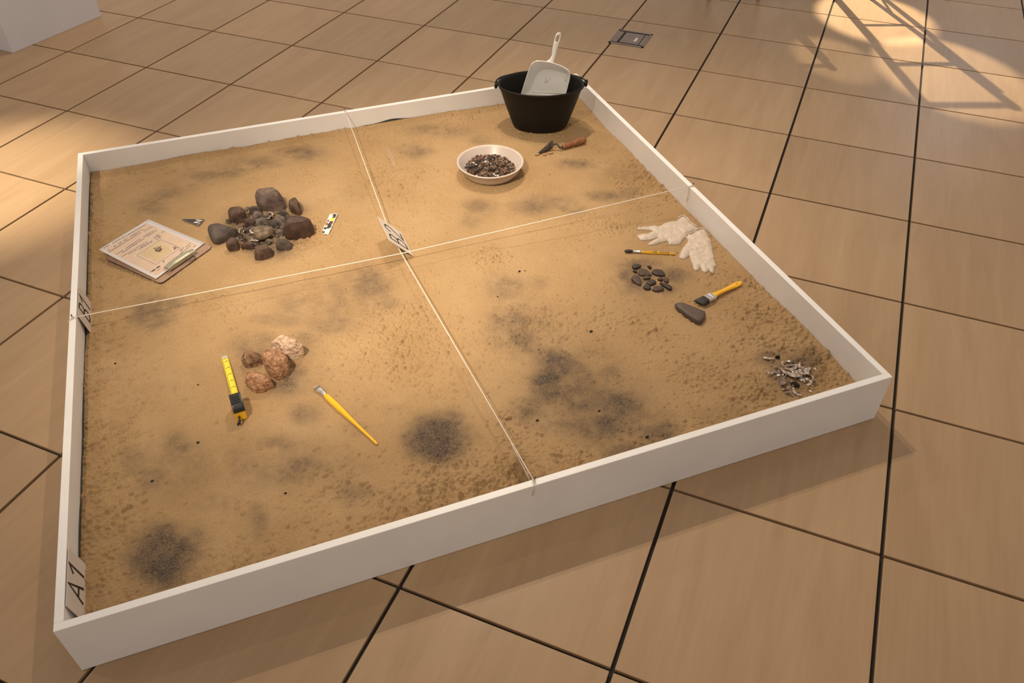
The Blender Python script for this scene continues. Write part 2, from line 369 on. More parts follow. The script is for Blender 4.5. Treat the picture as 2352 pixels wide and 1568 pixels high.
for (x, y, lx, ly) in ((.004, -.988, .25, .1), (-.991, -.004, 0, .15), (.992, .006, .3, .1), (-.012, .993, -.1, 0)):
    mesh('nail', *join(tube([(x, y, H - .01), (x + lx * .014, y + ly * .014, H + .010)], .0011, 8), tube([(x + lx * .014, y + ly * .014, H + .010), (x + lx * .0155, y + ly * .0155, H + .0115)], .0024, 8)), M_nail, sb)

# ------------------------------------------------------------------ sand (height field with loose crumbs)
NG = 960; EDGE = 0.9803
rng = np.random.default_rng(11)
gx = np.linspace(-EDGE, EDGE, NG); X, Y = np.meshgrid(gx, gx, indexing='xy')
def vnoise(freq, seed, ang=0.0, str_=1.0):
    """smooth value noise over the box, freq cells per metre; optional stretch"""
    g = np.random.default_rng(seed)
    c, s = math.cos(ang), math.sin(ang)
    u = ((X * c + Y * s) / str_ + 3) * freq; v = ((-X * s + Y * c) + 3) * freq
    n = int(8 * freq) + 8; A = g.random((n, n))
    iu = np.floor(u).astype(int); iv = np.floor(v).astype(int); fu = u - iu; fv = v - iv
    fu = fu * fu * (3 - 2 * fu); fv = fv * fv * (3 - 2 * fv); iu %= n - 1; iv %= n - 1
    return (A[iu, iv] * (1 - fu) + A[iu + 1, iv] * fu) * (1 - fv) + (A[iu, iv + 1] * (1 - fu) + A[iu + 1, iv + 1] * fu) * fv - .5
def blob(px, py, rx, ry, pw=2.0, ang=0.0):
    """footprint on the sand of an ellipse given by its centre and half sizes"""
    c = at(px, py); a = at(px + rx * math.cos(ang), py + rx * math.sin(ang)) - c; b = at(px - ry * math.sin(ang), py + ry * math.cos(ang)) - c
    det = a.x * b.y - a.y * b.x
    dx, dy = X - c.x, Y - c.y
    s = (dx * b.y - dy * b.x) / det; t = (a.x * dy - a.y * dx) / det
    return np.exp(-((s * s + t * t) ** (pw / 2)) * 1.1)
crumb = np.zeros_like(X)
for (px, py, rx, ry, k) in ((930, 790, 120, 130, 1.0), (1090, 1110, 130, 75, 1.3), (960, 1180, 110, 50, .9), (1780, 730, 130, 90, 1.3), (1700, 640, 70, 50, 1.0),
        (1880, 830, 90, 90, 1.0), (1600, 860, 120, 60, .45), (720, 540, 90, 45, .9), (620, 400, 90, 20, .8), (880, 420, 110, 60, .55), (260, 1020, 60, 160, 1.0), (280, 1210, 90, 60, .9),
        (1120, 590, 40, 22, 1.2), (1370, 515, 70, 18, 1.1), (1560, 480, 60, 25, 1.0), (1180, 1030, 60, 80, .7), (860, 300, 90, 40, .6), (1750, 900, 90, 50, .9), (300, 620, 90, 80, .5),
        (1220, 760, 120, 80, .35), (1420, 760, 120, 60, .4), (820, 1120, 120, 80, .4), (480, 700, 90, 30, .6), (1330, 260, 60, 60, .7), (1480, 420, 60, 50, .6)):
    crumb = np.maximum(crumb, k * blob(px, py, rx, ry))
edge_d = np.minimum(np.minimum(X + EDGE, EDGE - X), np.minimum(Y + EDGE, EDGE - Y))
crumb = np.maximum(crumb, .7 * np.exp(-(edge_d / .10) ** 2))
crumb = np.clip(crumb * (1.0 + 1.8 * vnoise(9, 1) + 1.0 * vnoise(22, 17)), 0, 1.6) + .03 + .12 * np.clip(vnoise(6, 18) + vnoise(14, 19), 0, 1)
Zs = hs0(X, Y)
Zs += .010 * vnoise(3.5, 2) + .005 * vnoise(8, 3) + .0022 * vnoise(18, 4, .4, 2.2) + .0010 * vnoise(40, 41)
cl = np.clip(vnoise(70, 5, .5, 1.6) + .6 * vnoise(130, 6) - .06, 0, 1)
cl2 = np.clip(vnoise(38, 7, .3, 1.8) + .4 * vnoise(95, 8) - .14, 0, 1)
Zs += crumb * (.009 * cl + .010 * cl2)
Zs += .0009 * vnoise(180, 9) + .0006 * vnoise(300, 10)
# individual crumbs and pock marks: many small bumps and dents, dense where the sand is loose
def dimples(n, rlo, rhi, gain, pw, seed):
    g = np.random.default_rng(seed); cx = g.uniform(-.975, .975, n); cy = g.uniform(-.975, .975, n); rr_ = rlo + (rhi - rlo) * g.random(n) ** 2.2; ac = g.random(n); hh = g.uniform(.55, 1.0, n)
    ii = np.clip(((cx + EDGE) / (2 * EDGE) * (NG - 1)).astype(int), 0, NG - 1); jj = np.clip(((cy + EDGE) / (2 * EDGE) * (NG - 1)).astype(int), 0, NG - 1)
    keep = ac < np.clip(crumb[jj, ii], .0, 1.0) ** pw
    stp = 2 * EDGE / (NG - 1)
    for x, y, r, h_ in zip(cx[keep], cy[keep], rr_[keep], hh[keep]):
        i0 = max(int((x - r + EDGE) / stp), 0); i1 = min(int((x + r + EDGE) / stp) + 2, NG); j0 = max(int((y - r + EDGE) / stp), 0); j1 = min(int((y + r + EDGE) / stp) + 2, NG)
        d2 = ((gx[i0:i1] - x) ** 2)[None, :] + ((gx[j0:j1] - y) ** 2)[:, None] * (.55 + h_ * .6)
        Zs[j0:j1, i0:i1] += gain * h_ * np.sqrt(np.clip(r * r - d2, 0, None))
dimples(90000, .0020, .0065, .80, 1.15, 51)
dimples(14000, .0022, .0050, -.6, .9, 52)
# loose clods near the front wall
for _ in range(300):
    px = rng.normal(1070, 70); py = rng.normal(1115, 38); r = rng.uniform(.003, .0075)
    c = at(px, py)
    if abs(c.x) > .97 or abs(c.y) > .97: continue
    i0, i1 = np.searchsorted(gx, (c.x - r, c.x + r)); j0, j1 = np.searchsorted(gx, (c.y - r, c.y + r))
    if i1 <= i0 or j1 <= j0: continue
    sub = (slice(j0, j1), slice(i0, i1)); d2 = (X[sub] - c.x) ** 2 + (Y[sub] - c.y) ** 2
    Zs[sub] += np.sqrt(np.clip(r * r - d2, 0, None)) * .75
# raked smooth streaks near the right wall and a few shallow brush-swept hollows
Zs += .004 * np.sin((X * .55 + Y * .83) * 150) * blob(1480, 385, 75, 40)
# charcoal stains
st = np.zeros_like(X)
def stain(px, py, rx, ry, k, pw=2.6, ang=0.0):
    global st
    st = np.maximum(st, k * blob(px, py, rx, ry, pw, ang))
for s_ in ((372, 1278, 92, 82, .90, 4), (440, 1240, 40, 40, .35), (1012, 1008, 82, 62, .92, 4), (975, 985, 45, 40, .7), (1040, 965, 40, 25, .6),
           (1340, 900, 190, 110, .34, 3, .5), (1200, 760, 80, 90, .30), (1430, 985, 120, 60, .45), (640, 1060, 190, 70, .22, 3), (400, 1070, 110, 80, .22, 3), (760, 690, 140, 55, .24, 3), (640, 840, 110, 70, .24), (1165, 660, 55, 40, .32), (1230, 645, 30, 20, .3), (1180, 745, 60, 45, .46), (1215, 790, 60, 30, .6, 2.6, .5), (1285, 835, 75, 34, .78, 2.6, .35), (1260, 880, 55, 60, .66), (1340, 900, 110, 62, .62, 2.6, .4),
           (1400, 855, 45, 45, .5), (1415, 930, 70, 60, .6, 2.6, .5), (1400, 975, 110, 45, .62), (1490, 990, 70, 34, .66), (1525, 1000, 35, 16, .8), (1440, 1030, 60, 25, .66, 2.6, -.2), (1225, 935, 55, 45, .4), (1300, 975, 70, 25, .4),
           (345, 478, 50, 24, .42), (390, 445, 70, 24, .36, 2.4, -.35), (500, 398, 75, 20, .40, 2.4, -.15), (600, 370, 70, 18, .34), (690, 352, 60, 18, .46),
           (352, 722, 55, 42, .62, 3), (400, 700, 30, 20, .4),
           (845, 650, 60, 45, .40), (880, 690, 40, 26, .3), (700, 700, 90, 26, .36, 2.4, -.2), (640, 735, 60, 20, .32), (760, 745, 70, 30, .3),
           (590, 800, 60, 40, .42), (655, 870, 60, 45, .5), (700, 790, 50, 30, .34),
           (345, 1095, 42, 34, .48), (400, 1030, 45, 45, .42), (310, 1060, 40, 40, .24), (470, 1075, 80, 45, .22), (560, 1060, 70, 50, .26), (680, 1070, 75, 48, .40), (640, 1020, 50, 25, .34), (590, 1190, 24, 40, .42), (820, 1140, 50, 30, .26), (700, 950, 40, 30, .28), (810, 985, 30, 20, .3), (480, 1150, 70, 25, .2),
           (1000, 300, 75, 16, .44), (950, 345, 45, 20, .42), (1100, 320, 30, 12, .2), (1100, 472, 45, 20, .42), (1080, 505, 30, 20, .25), (1250, 470, 80, 24, .44), (1310, 480, 40, 14, .4), (1390, 450, 55, 14, .4), (1440, 445, 30, 14, .36), (1330, 380, 50, 14, .42), (1300, 375, 20, 10, .3), (1420, 400, 60, 20, .22),
           (1470, 640, 48, 40, .72), (1548, 632, 40, 22, .74), (1470, 606, 50, 16, .6), (1440, 632, 22, 22, .75), (1530, 660, 34, 18, .5),
           (1820, 865, 58, 52, .66, 3), (1770, 825, 40, 22, .5), (1850, 830, 40, 30, .55),
           (600, 525, 95, 52, .80, 4), (610, 560, 80, 34, .6), (640, 490, 60, 34, .7)):
    stain(*s_)
nz_ = 1.1 * vnoise(11, 21) + 1.0 * vnoise(30, 22) + .7 * vnoise(75, 23)
st = np.clip(st * (1.0 + nz_ * np.clip(1.15 - st, .25, 1)), 0, .9)
# stray ash dust everywhere
st = np.maximum(st, np.clip(.28 * (vnoise(4, 25) + vnoise(10, 26) + .5 * vnoise(40, 27) - .34), 0, .2))
# build
top = np.stack([X, Y, Zs], -1).reshape(-1, 3)
idx = np.arange(NG * NG).reshape(NG, NG)
q = np.stack([idx[:-1, :-1], idx[:-1, 1:], idx[1:, 1:], idx[1:, :-1]], -1).reshape(-1, 4)
# skirt down to the box bottom
b = np.concatenate([idx[0, :], idx[1:, -1], idx[-1, -2::-1], idx[-2:0:-1, 0]])
sk = top[b].copy(); sk[:, 2] = .016; o0 = len(top); nb = len(b); ar = np.arange(nb); nx = (ar + 1) % nb
q2 = np.stack([b[ar], o0 + ar, o0 + nx, b[nx]], -1)
V = np.concatenate([top, sk]); Q = np.concatenate([q, q2])
me = bpy.data.meshes.new('sand'); me.vertices.add(len(V)); me.vertices.foreach_set('co', V.astype(np.float32).ravel())
me.loops.add(Q.size); me.loops.foreach_set('vertex_index', Q.astype(np.int32).ravel())
me.polygons.add(len(Q)); me.polygons.foreach_set('loop_start', np.arange(0, Q.size, 4, dtype=np.int32)); me.polygons.foreach_set('use_smooth', np.ones(len(Q), dtype=bool))
me.update(calc_edges=True)
a_ = me.attributes.new('charcoal', 'FLOAT', 'POINT'); a_.data.foreach_set('value', np.concatenate([st.ravel(), np.zeros(nb)]).astype(np.float32))
me.materials.append(M_sand)
sand = tag(link(bpy.data.objects.new('sand', me)), 'yellow sand with grey charcoal stains filling the white box', 'sand', kind='stuff')
def zs(x, y):
    """real height of the sand surface"""
    i = min(max(int(round((x + EDGE) / (2 * EDGE) * (NG - 1))), 2), NG - 3); j = min(max(int(round((y + EDGE) / (2 * EDGE) * (NG - 1))), 2), NG - 3)
    return float(Zs[j - 2:j + 3, i - 2:i + 3].mean())
def ats(px, py, dz=0.0):
    p = at(px, py, dz)
    for _ in range(4): p = atz(px, py, zs(p.x, p.y) + dz)
    return p

# ================================================================== STRINGS
def sag(p, q, d, n=24):
    p, q = Vector(p), Vector(q)
    return [p.lerp(q, t) - Vector((0, 0, d * 4 * t * (1 - t))) for t in np.linspace(0, 1, n)]
def knot(c, r=.0032):
    c = Vector(c); pts = [c + Vector((r * math.cos(a), r * math.sin(a), .0012 * a / 6)) for a in np.linspace(0, 4 * math.pi, 20)]
    return tube(pts, .0011, 6)
t1 = empty('grid_string', (0, 0, H), 'white string stretched from the left wall of the box to the right wall', 'string')
mesh('cord', *tube(sag((-.991, -.004, H + .003), (-.045, .000, .1405), .001, 14) + sag((-.045, .000, .1405), (.992, .006, H + .003), .001, 14)[1:], .0014, 6), M_string, t1, True, True)
mesh('knot', *knot((-.991, -.004, H + .002)), M_string, t1, True, True)
mesh('knot', *knot((.992, .006, H + .002)), M_string, t1, True, True)
mesh('tail', *tube([(.985, .006, H + .003), (.978, .000, H - .008), (.975, -.004, H - .025), (.977, -.003, H - .045)], .0010, 6), M_string, t1, True, True)
mesh('tail', *tube([(.986, .008, H + .003), (.9795, .006, H - .004), (.9795, .005, H - .03), (.9795, .006, H - .062)], .0010, 6), M_string, t1, True, True)
mesh('tail', *tube([(-.991, -.004, H + .004), (-.998, -.012, H + .003), (-1.0035, -.016, H - .004)], .0011, 6), M_string, t1, True, True)
t2 = empty('grid_string', (0, 0, H), 'white string stretched from the near wall of the box to the far wall', 'string')
mesh('cord', *tube(sag((.004, -.988, H + .003), (-.045, .002, .1370), .001, 14) + sag((-.0475, .185, .1370), (-.012, .993, H + .003), .001, 14), .0014, 6), M_string, t2, True, True)
mesh('knot', *knot((.004, -.988, H + .002)), M_string, t2, True, True)
mesh('knot', *knot((-.012, .993, H + .002)), M_string, t2, True, True)
mesh('tail', *tube([(.002, -.988, H + .004), (.000, -.999, H + .002), (.000, -1.0016, H - .006), (-.004, -1.0016, H - .032)], .0010, 6), M_string, t2, True, True)

# ================================================================== GRID SQUARE LABELS
def label_card(txt, bn, bf, tn, tf_, label):
    bn, bf, tn, tf_ = map(Vector, (bn, bf, tn, tf_))
    o = (bn + bf + tn + tf_) / 4
    e = empty('grid_label', (o.x, o.y, min(bn.z, bf.z)), label, 'sign')
    xax = (bf - bn + tf_ - tn); yax = (tn - bn + tf_ - bf)
    Mx = frame(o, xax, yax); w = (bf - bn).length; h = (tn - bn).length
    mesh('card', *xf(box_vf(0, 0, 0, w, h, .0012, .0003), Mx), M_card, e, False, True)
    if txt:
        tvf = stroke_text(txt, .074 if h > .1 else .060, .0062)
        Mt = Mx.copy(); Mt.translation = o + Mx.to_3x3() @ Vector((0, -.001 if h > .1 else .010, .0011))
        mesh('lettering', *xf(tvf, Mt), M_ink, e, False, True)
    return e
label_card('B2', (-.002, .026, .100), (-.005, .172, .100), (-.074, .028, .179), (-.076, .174, .179), 'card reading B2 leaning on the strings at the centre of the sand')
label_card('B1', (-.9655, .006, .070), (-.9645, .150, .070), (-.9790, .012, .157), (-.9790, .156, .157), 'card reading B1 leaning on the middle of the left wall')
label_card('A1', (-.9665, -.950, .068), (-.9655, -.806, .068), (-.9790, -.944, .157), (-.9790, -.800, .157), 'card reading A1 leaning in the near left corner of the box')
label_card('', (.014, -.972, .098), (.012, -.862, .098), (-.002, -.972, .157), (-.004, -.862, .157), 'card seen edge-on leaning on the string at the near wall')

# ================================================================== STONES
def P(crop, pts):
    ox, oy, s = crop
    return [(ox + x * s, oy + y * s) for x, y in pts]
HEARTH = (400, 400, .18707); PEB = (1400, 470, .18498); MIDR = (480, 740, .19134); MIDD = (1700, 760, .16156); BOWLC = (1020, 290, .15306); PAPER = (210, 480, .12755); DUST = (1080, 60, .17223)
def resample(poly, n):
    poly = [Vector((p[0], p[1], 0)) for p in poly]; L = [0]
    for i in range(len(poly)): L.append(L[-1] + (poly[(i + 1) % len(poly)] - poly[i]).length)
    out = []
    for k in range(n):
        d = L[-1] * k / n; i = max(j for j in range(len(poly)) if L[j] <= d)
        t = (d - L[i]) / max(L[i + 1] - L[i], 1e-9); q_ = poly[i].lerp(poly[(i + 1) % len(poly)], t); out.append((q_.x, q_.y))
    return out
def stone(name, pix, h, mat_, label, cat='stone', group=None, seed=0, lift=0.0, rough=.10, n=22, sub=1, tilt=0.0, flat=False, round_=False):
    """stone whose plan is the footprint of the seen outline; its own height, thickness and facets"""
    poly = resample(pix, n); ys_ = [p[1] for p in poly]; y0, y1 = min(ys_), max(ys_)
    gx_ = sum(p[0] for p in poly) / n; gy_ = sum(p[1] for p in poly) / n
    base = ats(gx_, y1 - (y1 - y0) * .3); z0 = zs(base.x, base.y) + lift
    if flat: foot = [atz(x, y, z0 + h * (.25 + .55 * (y1 - y) / max(y1 - y0, 1e-6))) for x, y in poly]
    else: foot = [atz(x, y, z0 + h * (.12 + .66 * (y1 - y) / max(y1 - y0, 1e-6))) for x, y in poly]
    c = sum((Vector((p.x, p.y, 0)) for p in foot), Vector()) / n
    if flat: rings = ((.95, -.004 / h), (1.0, .15), (1.0, .60), (.955, .88), (.86, 1.0), (.45, 1.03))
    elif round_: rings = ((.72, -.006 / h), (.92, .12), (1.0, .38), (.93, .66), (.70, .88), (.38, .98))
    else: rings = ((.84, -.008 / h), (.96, .12), (1.0, .36), (.96, .64), (.80, .86), (.46, .98))
    rr = random.Random(seed); ox_ = rr.uniform(0, 50); V_, F_ = [], []
    td = Vector((rr.uniform(-1, 1), rr.uniform(-1, 1), 0)) * tilt
    size = max((Vector((p.x, p.y, 0)) - c).length for p in foot)
    for sc, zz in rings:
        for p in foot:
            d = Vector((p.x, p.y, 0)) - c; nz = noise.noise(Vector((d.x * 1.6 / size + ox_, d.y * 1.6 / size, zz * 1.7)))
            v = c + d * (sc * (1 + rough * .5 * nz * (0 if sc == 1.0 else 1)))
            z = z0 + h * zz * (1 + rough * 1.6 * noise.noise(Vector((v.x / size * 1.3 + ox_, v.y / size * 1.3, 4.0)))) if zz > 0 else z0 + h * zz
            if zz > .3: z += h * (td.x * d.x + td.y * d.y) / size * .5
            V_.append(Vector((v.x, v.y, z)))
    m = len(rings)
    V_.append(c + Vector((0, 0, z0 + h * (1.0 + rough * .5))))
    for i in range(m - 1):
        for k in range(n): F_.append([i * n + k, i * n + (k + 1) % n, (i + 1) * n + (k + 1) % n, (i + 1) * n + k])
    for k in range(n): F_.append([(m - 1) * n + k, (m - 1) * n + (k + 1) % n, m * n])
    F_.append(list(range(n))[::-1])
    o = thing1(name, V_, F_, mat_, label, cat, group, True)
    if not flat or rough > .1:
        # facets: flatten against a few random planes, then roughen
        me_ = o.data; bm = bmesh.new(); bm.from_mesh(me_)
        if sub: bmesh.ops.subdivide_edges(bm, edges=list(bm.edges), cuts=1, use_grid_fill=True, smooth=.25 if rough < .1 else 0.0)
        ctr = Vector((0, 0, h * .45))
        for _ in range(11 if rough >= .1 else 3):
            nn = Vector((rr.gauss(0, 1), rr.gauss(0, 1), abs(rr.gauss(0, .9)) + .15)).normalized(); mx_ = max((v.co - ctr).dot(nn) for v in bm.verts); lim = mx_ * rr.uniform(.76, .92)
            for v in bm.verts:
                d = (v.co - ctr).dot(nn)
                if d > lim: v.co -= nn * (d - lim) * .9
        for v in bm.verts:
            if v.co.z > .001:
                w = noise.noise(v.co * (3.2 / size) + Vector((ox_, 0, 0))) * .55 + noise.noise(v.co * (8 / size) + Vector((ox_, 3, 0))) * .3
                v.co += (v.co - ctr).normalized() * w * rough * size * .22
        bm.to_mesh(me_); bm.free()
        me_.polygons.foreach_set('use_smooth', [True] * len(me_.polygons))
        if rough >= .1: me_.set_sharp_from_angle(angle=math.radians(26))
    return o

G = 'stones of the hearth ring'
HST = [
 ('stone', [(1005,300),(1045,250),(1110,200),(1200,178),(1290,170),(1335,190),(1340,250),(1365,340),(1330,400),(1240,430),(1150,430),(1060,400),(1010,360)], .085, M_rgrey, 'largest grey boulder at the far side of the hearth', .14),
 ('stone', [(1465,285),(1500,300),(1550,390),(1572,460),(1550,490),(1500,490),(1440,440),(1400,390),(1410,340)], .045, M_rbrown, 'pointed brown stone to the right of the big grey boulder', .08),
 ('stone', [(640,440),(690,400),(760,415),(850,440),(900,500),(880,560),(820,590),(740,590),(670,560),(645,500)], .055, M_rbrown, 'dark brown stone at the upper left of the hearth', .14),
 ('stone', [(410,660),(450,620),(540,590),(610,590),(700,610),(765,650),(750,700),(690,750),(600,820),(540,860),(480,850),(440,780),(415,720)], .045, M_rgrey2, 'flat grey slab stone next to the clipboard', .07),
 ('stone', [(635,850),(650,800),(700,780),(770,785),(800,840),(790,890),(740,920),(680,945),(645,910)], .045, M_rbrown, 'smooth round brown cobble just right of the flat grey slab', .05),
 ('stone', [(820,920),(850,870),(910,830),(970,850),(990,890),(950,920),(880,920)], .032, M_rred, 'small rusty stone between the round cobble and the front block', .14),
 ('stone', [(985,910),(1040,870),(1110,840),(1190,850),(1220,900),(1210,960),(1140,1010),(1040,1055),(970,1040),(985,980)], .045, M_rbrown, 'rough brown block at the front of the hearth', .15),
 ('stone', [(1240,830),(1290,780),(1370,780),(1445,850),(1430,900),(1370,935),(1290,930),(1245,890)], .042, M_rgrey2, 'dark grey stone with white flecks at the front right of the hearth', .13),
 ('stone', [(1335,690),(1400,600),(1480,540),(1600,520),(1700,515),(1730,660),(1700,710),(1600,760),(1500,770),(1380,780),(1340,740)], .075, M_rred, 'big dark red-brown boulder at the right side of the hearth', .15),
 ('stone', [(850,580),(900,530),(960,550),(990,600),(950,650),(880,640)], .034, M_rbrown, 'small grey-brown stone inside the hearth below the upper left stone', .12),
 ('stone', [(1000,600),(1050,560),(1120,545),(1150,580),(1060,630),(1010,630)], .028, M_rash, 'pale flat oval stone in the middle of the hearth', .08),
 ('stone', [(945,530),(980,490),(1060,465),(1130,470),(1100,510),(1040,550),(990,560)], .034, M_rash, 'ash-white stone in the upper middle of the hearth', .12),
 ('stone', [(910,460),(980,400),(1060,410),(1090,450),(1010,480),(940,490)], .034, M_rgrey2, 'dark stone tucked below the big grey boulder on its left', .14),
 ('stone', [(1290,440),(1340,430),(1395,450),(1390,500),(1330,520),(1290,490)], .030, M_rgrey2, 'dark stone tucked below the big grey boulder on its right', .14),
 ('stone', [(1370,530),(1420,500),(1480,510),(1490,540),(1440,570),(1380,570)], .028, M_rgrey, 'small grey stone above the red-brown boulder', .12),
 ('stone', [(1240,500),(1300,480),(1330,540),(1380,590),(1340,640),(1270,610),(1240,560)], .038, M_rash, 'ashy grey stone left of the red-brown boulder', .13),
 ('stone', [(1150,570),(1230,550),(1300,600),(1290,650),(1220,660),(1160,630)], .026, M_rgrey2, 'dark flat stone behind the tan slab', .12),
 ('stone', [(780,745),(820,725),(855,750),(840,775),(800,775)], .020, M_rred, 'little dark pebble right of the flat grey slab', .08),
 ('stone', [(830,800),(855,770),(890,785),(885,825),(845,830)], .020, M_rgrey2, 'little dark pebble above the rusty stone', .08),
 ('stone', [(830,660),(900,650),(960,690),(900,720),(840,700)], .022, M_rgrey2, 'dark sliver stone left of the tan slab', .10),
 ('stone', [(1240,690),(1300,660),(1350,700),(1330,760),(1260,770)], .024, M_rash, 'ashy stone right of the tan slab', .12),
 ('stone', [(1100,830),(1150,790),(1220,790),(1240,830),(1180,850)], .018, M_rgrey, 'small grey stone below the tan slab', .12),
]
for i, (nm, pts, h, m_, lab, rg) in enumerate(HST):
    stone('hearth_stone', P(HEARTH, pts), h, m_, lab, 'stone', G, 100 + i, rough=rg, n=20, round_=('cobble' in lab or 'pebble' in lab))
stone('hearth_stone', P(HEARTH, [(970,690),(1000,650),(1100,635),(1200,640),(1225,680),(1160,740),(1080,790),(1010,780),(975,730)]), .020, M_rtan, 'tan speckled slab lying on top in the hearth', 'stone', G, 140, lift=.018, rough=.08, flat=True, n=20)

# crescent shell pieces
def shell_vf(R_, w, t, span, n=12, k=8):
    V_, F_ = [], []
    for i in range(n):
        a = -span / 2 + span * i / (n - 1); e = math.sin(math.pi * (i + .25) / (n - .5)) ** .6
        for j in range(k):
            b_ = 2 * math.pi * j / k; rr_ = R_ + w * .5 * e * math.cos(b_)
            V_.append(Vector((rr_ * math.cos(a) - R_, rr_ * math.sin(a), t * .5 * e * math.sin(b_) + t * .25 + w * .3 * e * max(0, -math.cos(b_)))))
    for i in range(n - 1):
        for j in range(k): F_.append([i * k + j, i * k + (j + 1) % k, (i + 1) * k + (j + 1) % k, (i + 1) * k + j])
    F_.append(list(range(k))[::-1]); F_.append([(n - 1) * k + j for j in range(k)])
    return V_, F_
def chip_vf(seed, s=1.0, flat=.35):
    r = random.Random(seed); bm = bmesh.new(); bmesh.ops.create_icosphere(bm, subdivisions=1, radius=1.0)
    ax = (1.0, r.uniform(.45, .8), r.uniform(flat * .6, flat * 1.2))
    for v in bm.verts:
        kk = 1 + .38 * noise.noise(v.co * 1.7 + Vector((seed * 3.7, 0, 0)))
        v.co = Vector((v.co.x * ax[0], v.co.y * ax[1], v.co.z * ax[2])) * kk * s
    bm.verts.index_update(); out = ([v.co.copy() for v in bm.verts], [[v.index for v in f.verts] for f in bm.faces]); bm.free(); return out
SH = []
for i in range(6):
    vf = shell_vf(.014 + .002 * (i % 3), .0075 + .0014 * (i % 4), .003, 2.0 + .35 * (i % 3))
    me_ = bpy.data.meshes.new('shell'); me_.from_pydata([tuple(v) for v in vf[0]], [], vf[1]); me_.materials.append(M_shell if i % 3 else M_shell2); me_.polygons.foreach_set('use_smooth', [True] * len(me_.polygons)); SH.append(me_)
CH = []
for i in range(6):
    vf = chip_vf(i + 40); me_ = bpy.data.meshes.new('shell_chip'); me_.from_pydata([tuple(v) for v in vf[0]], [], vf[1]); me_.materials.append((M_shell, M_shellw, M_shell2)[i % 3]); CH.append(me_)
def put(name, me_, p, rot, sc, label, cat, group):
    o = bpy.data.objects.new(name, me_); COL.objects.link(o); o.location = p; o.rotation_euler = rot; o.scale = (sc, sc, sc); return tag(o, label, cat, group)
rs = random.Random(77)
for (x, y, sc, rz, lift) in ((970, 660, .8, 1.6, .022), (800, 690, .9, 2.6, .006), (940, 705, .8, 3.3, .014), (1010, 815, 1.0, 5.2, .006), (1030, 815, .8, 5.4, .009), (1200, 480, .7, .5, .012), (1180, 520, .7, 2.2, .015),
                         (1260, 465, .6, 4, .012), (810, 800, .6, 1, .006), (1200, 740, .6, 3, .010), (1140, 545, .7, 1.1, .02), (870, 690, .7, 2.2, .012), (960, 790, .6, .2, .006)):
    p = ats(400 + x * .18707, 400 + y * .18707, lift)
    put('shell', SH[1 + rs.randrange(5)], p, (rs.uniform(-.3, .3), rs.uniform(-.3, .3), rz), sc, 'curved shell fragment lying among the hearth stones', 'shell', 'shells in the hearth')
for k in range(60):
    x = rs.gauss(1090, 165); y = rs.gauss(640, 110)
    p = ats(400 + x * .18707, 400 + y * .18707, .005)
    o = put('hearth_pebble', CH[0], p, (rs.uniform(-.4, .4), rs.uniform(-.4, .4), rs.uniform(0, 6)), rs.uniform(.006, .014), 'small ashy pebble lying between the hearth stones', 'pebble', 'pebbles in the hearth')
    if k == 0:
        PEBM = []
        for q_ in range(3):
            m2 = CH[q_].copy(); m2.materials.clear(); m2.materials.append((M_rgrey2, M_rash, M_rred)[q_]); PEBM.append(m2)
    o.data = PEBM[k % 3]

# four limestone blocks
GL = 'reddish limestone blocks by the tape measure'
stone('limestone_block', P(MIDR, [(740,270),(780,200),(830,155),(890,148),(950,190),(1000,230),(1045,250),(1050,275),(1140,300),(1145,340),(1080,380),(1000,400),(940,430),(900,380),(860,330),(800,300)]), .070, M_limep, 'pale-topped limestone block, farthest of the reddish four', 'stone', GL, 201, rough=.16, n=26)
stone('limestone_block', P(MIDR, [(370,410),(430,360),(500,335),(600,335),(650,365),(650,430),(600,470),(540,510),(480,535),(420,525),(385,465)]), .050, M_limeg, 'small dark brown block, leftmost of the reddish four', 'stone', GL, 202, rough=.14, n=24)
stone('limestone_block', P(MIDR, [(640,440),(680,370),(740,310),(800,280),(860,290),(890,340),(920,420),(965,480),(960,550),(900,610),(880,660),(820,690),(770,650),(700,570),(650,500)]), .085, M_lime, 'tallest reddish limestone block in the middle of its group of four', 'stone', GL, 203, rough=.17, n=26)
stone('limestone_block', P(MIDR, [(415,620),(450,560),(510,545),(580,570),(650,600),(740,660),(800,710),(780,740),(700,780),(660,830),(560,840),(500,800),(440,740),(410,670)]), .055, M_lime, 'wedge-shaped reddish block, nearest of the group of four', 'stone', GL, 204, rough=.15, n=26)

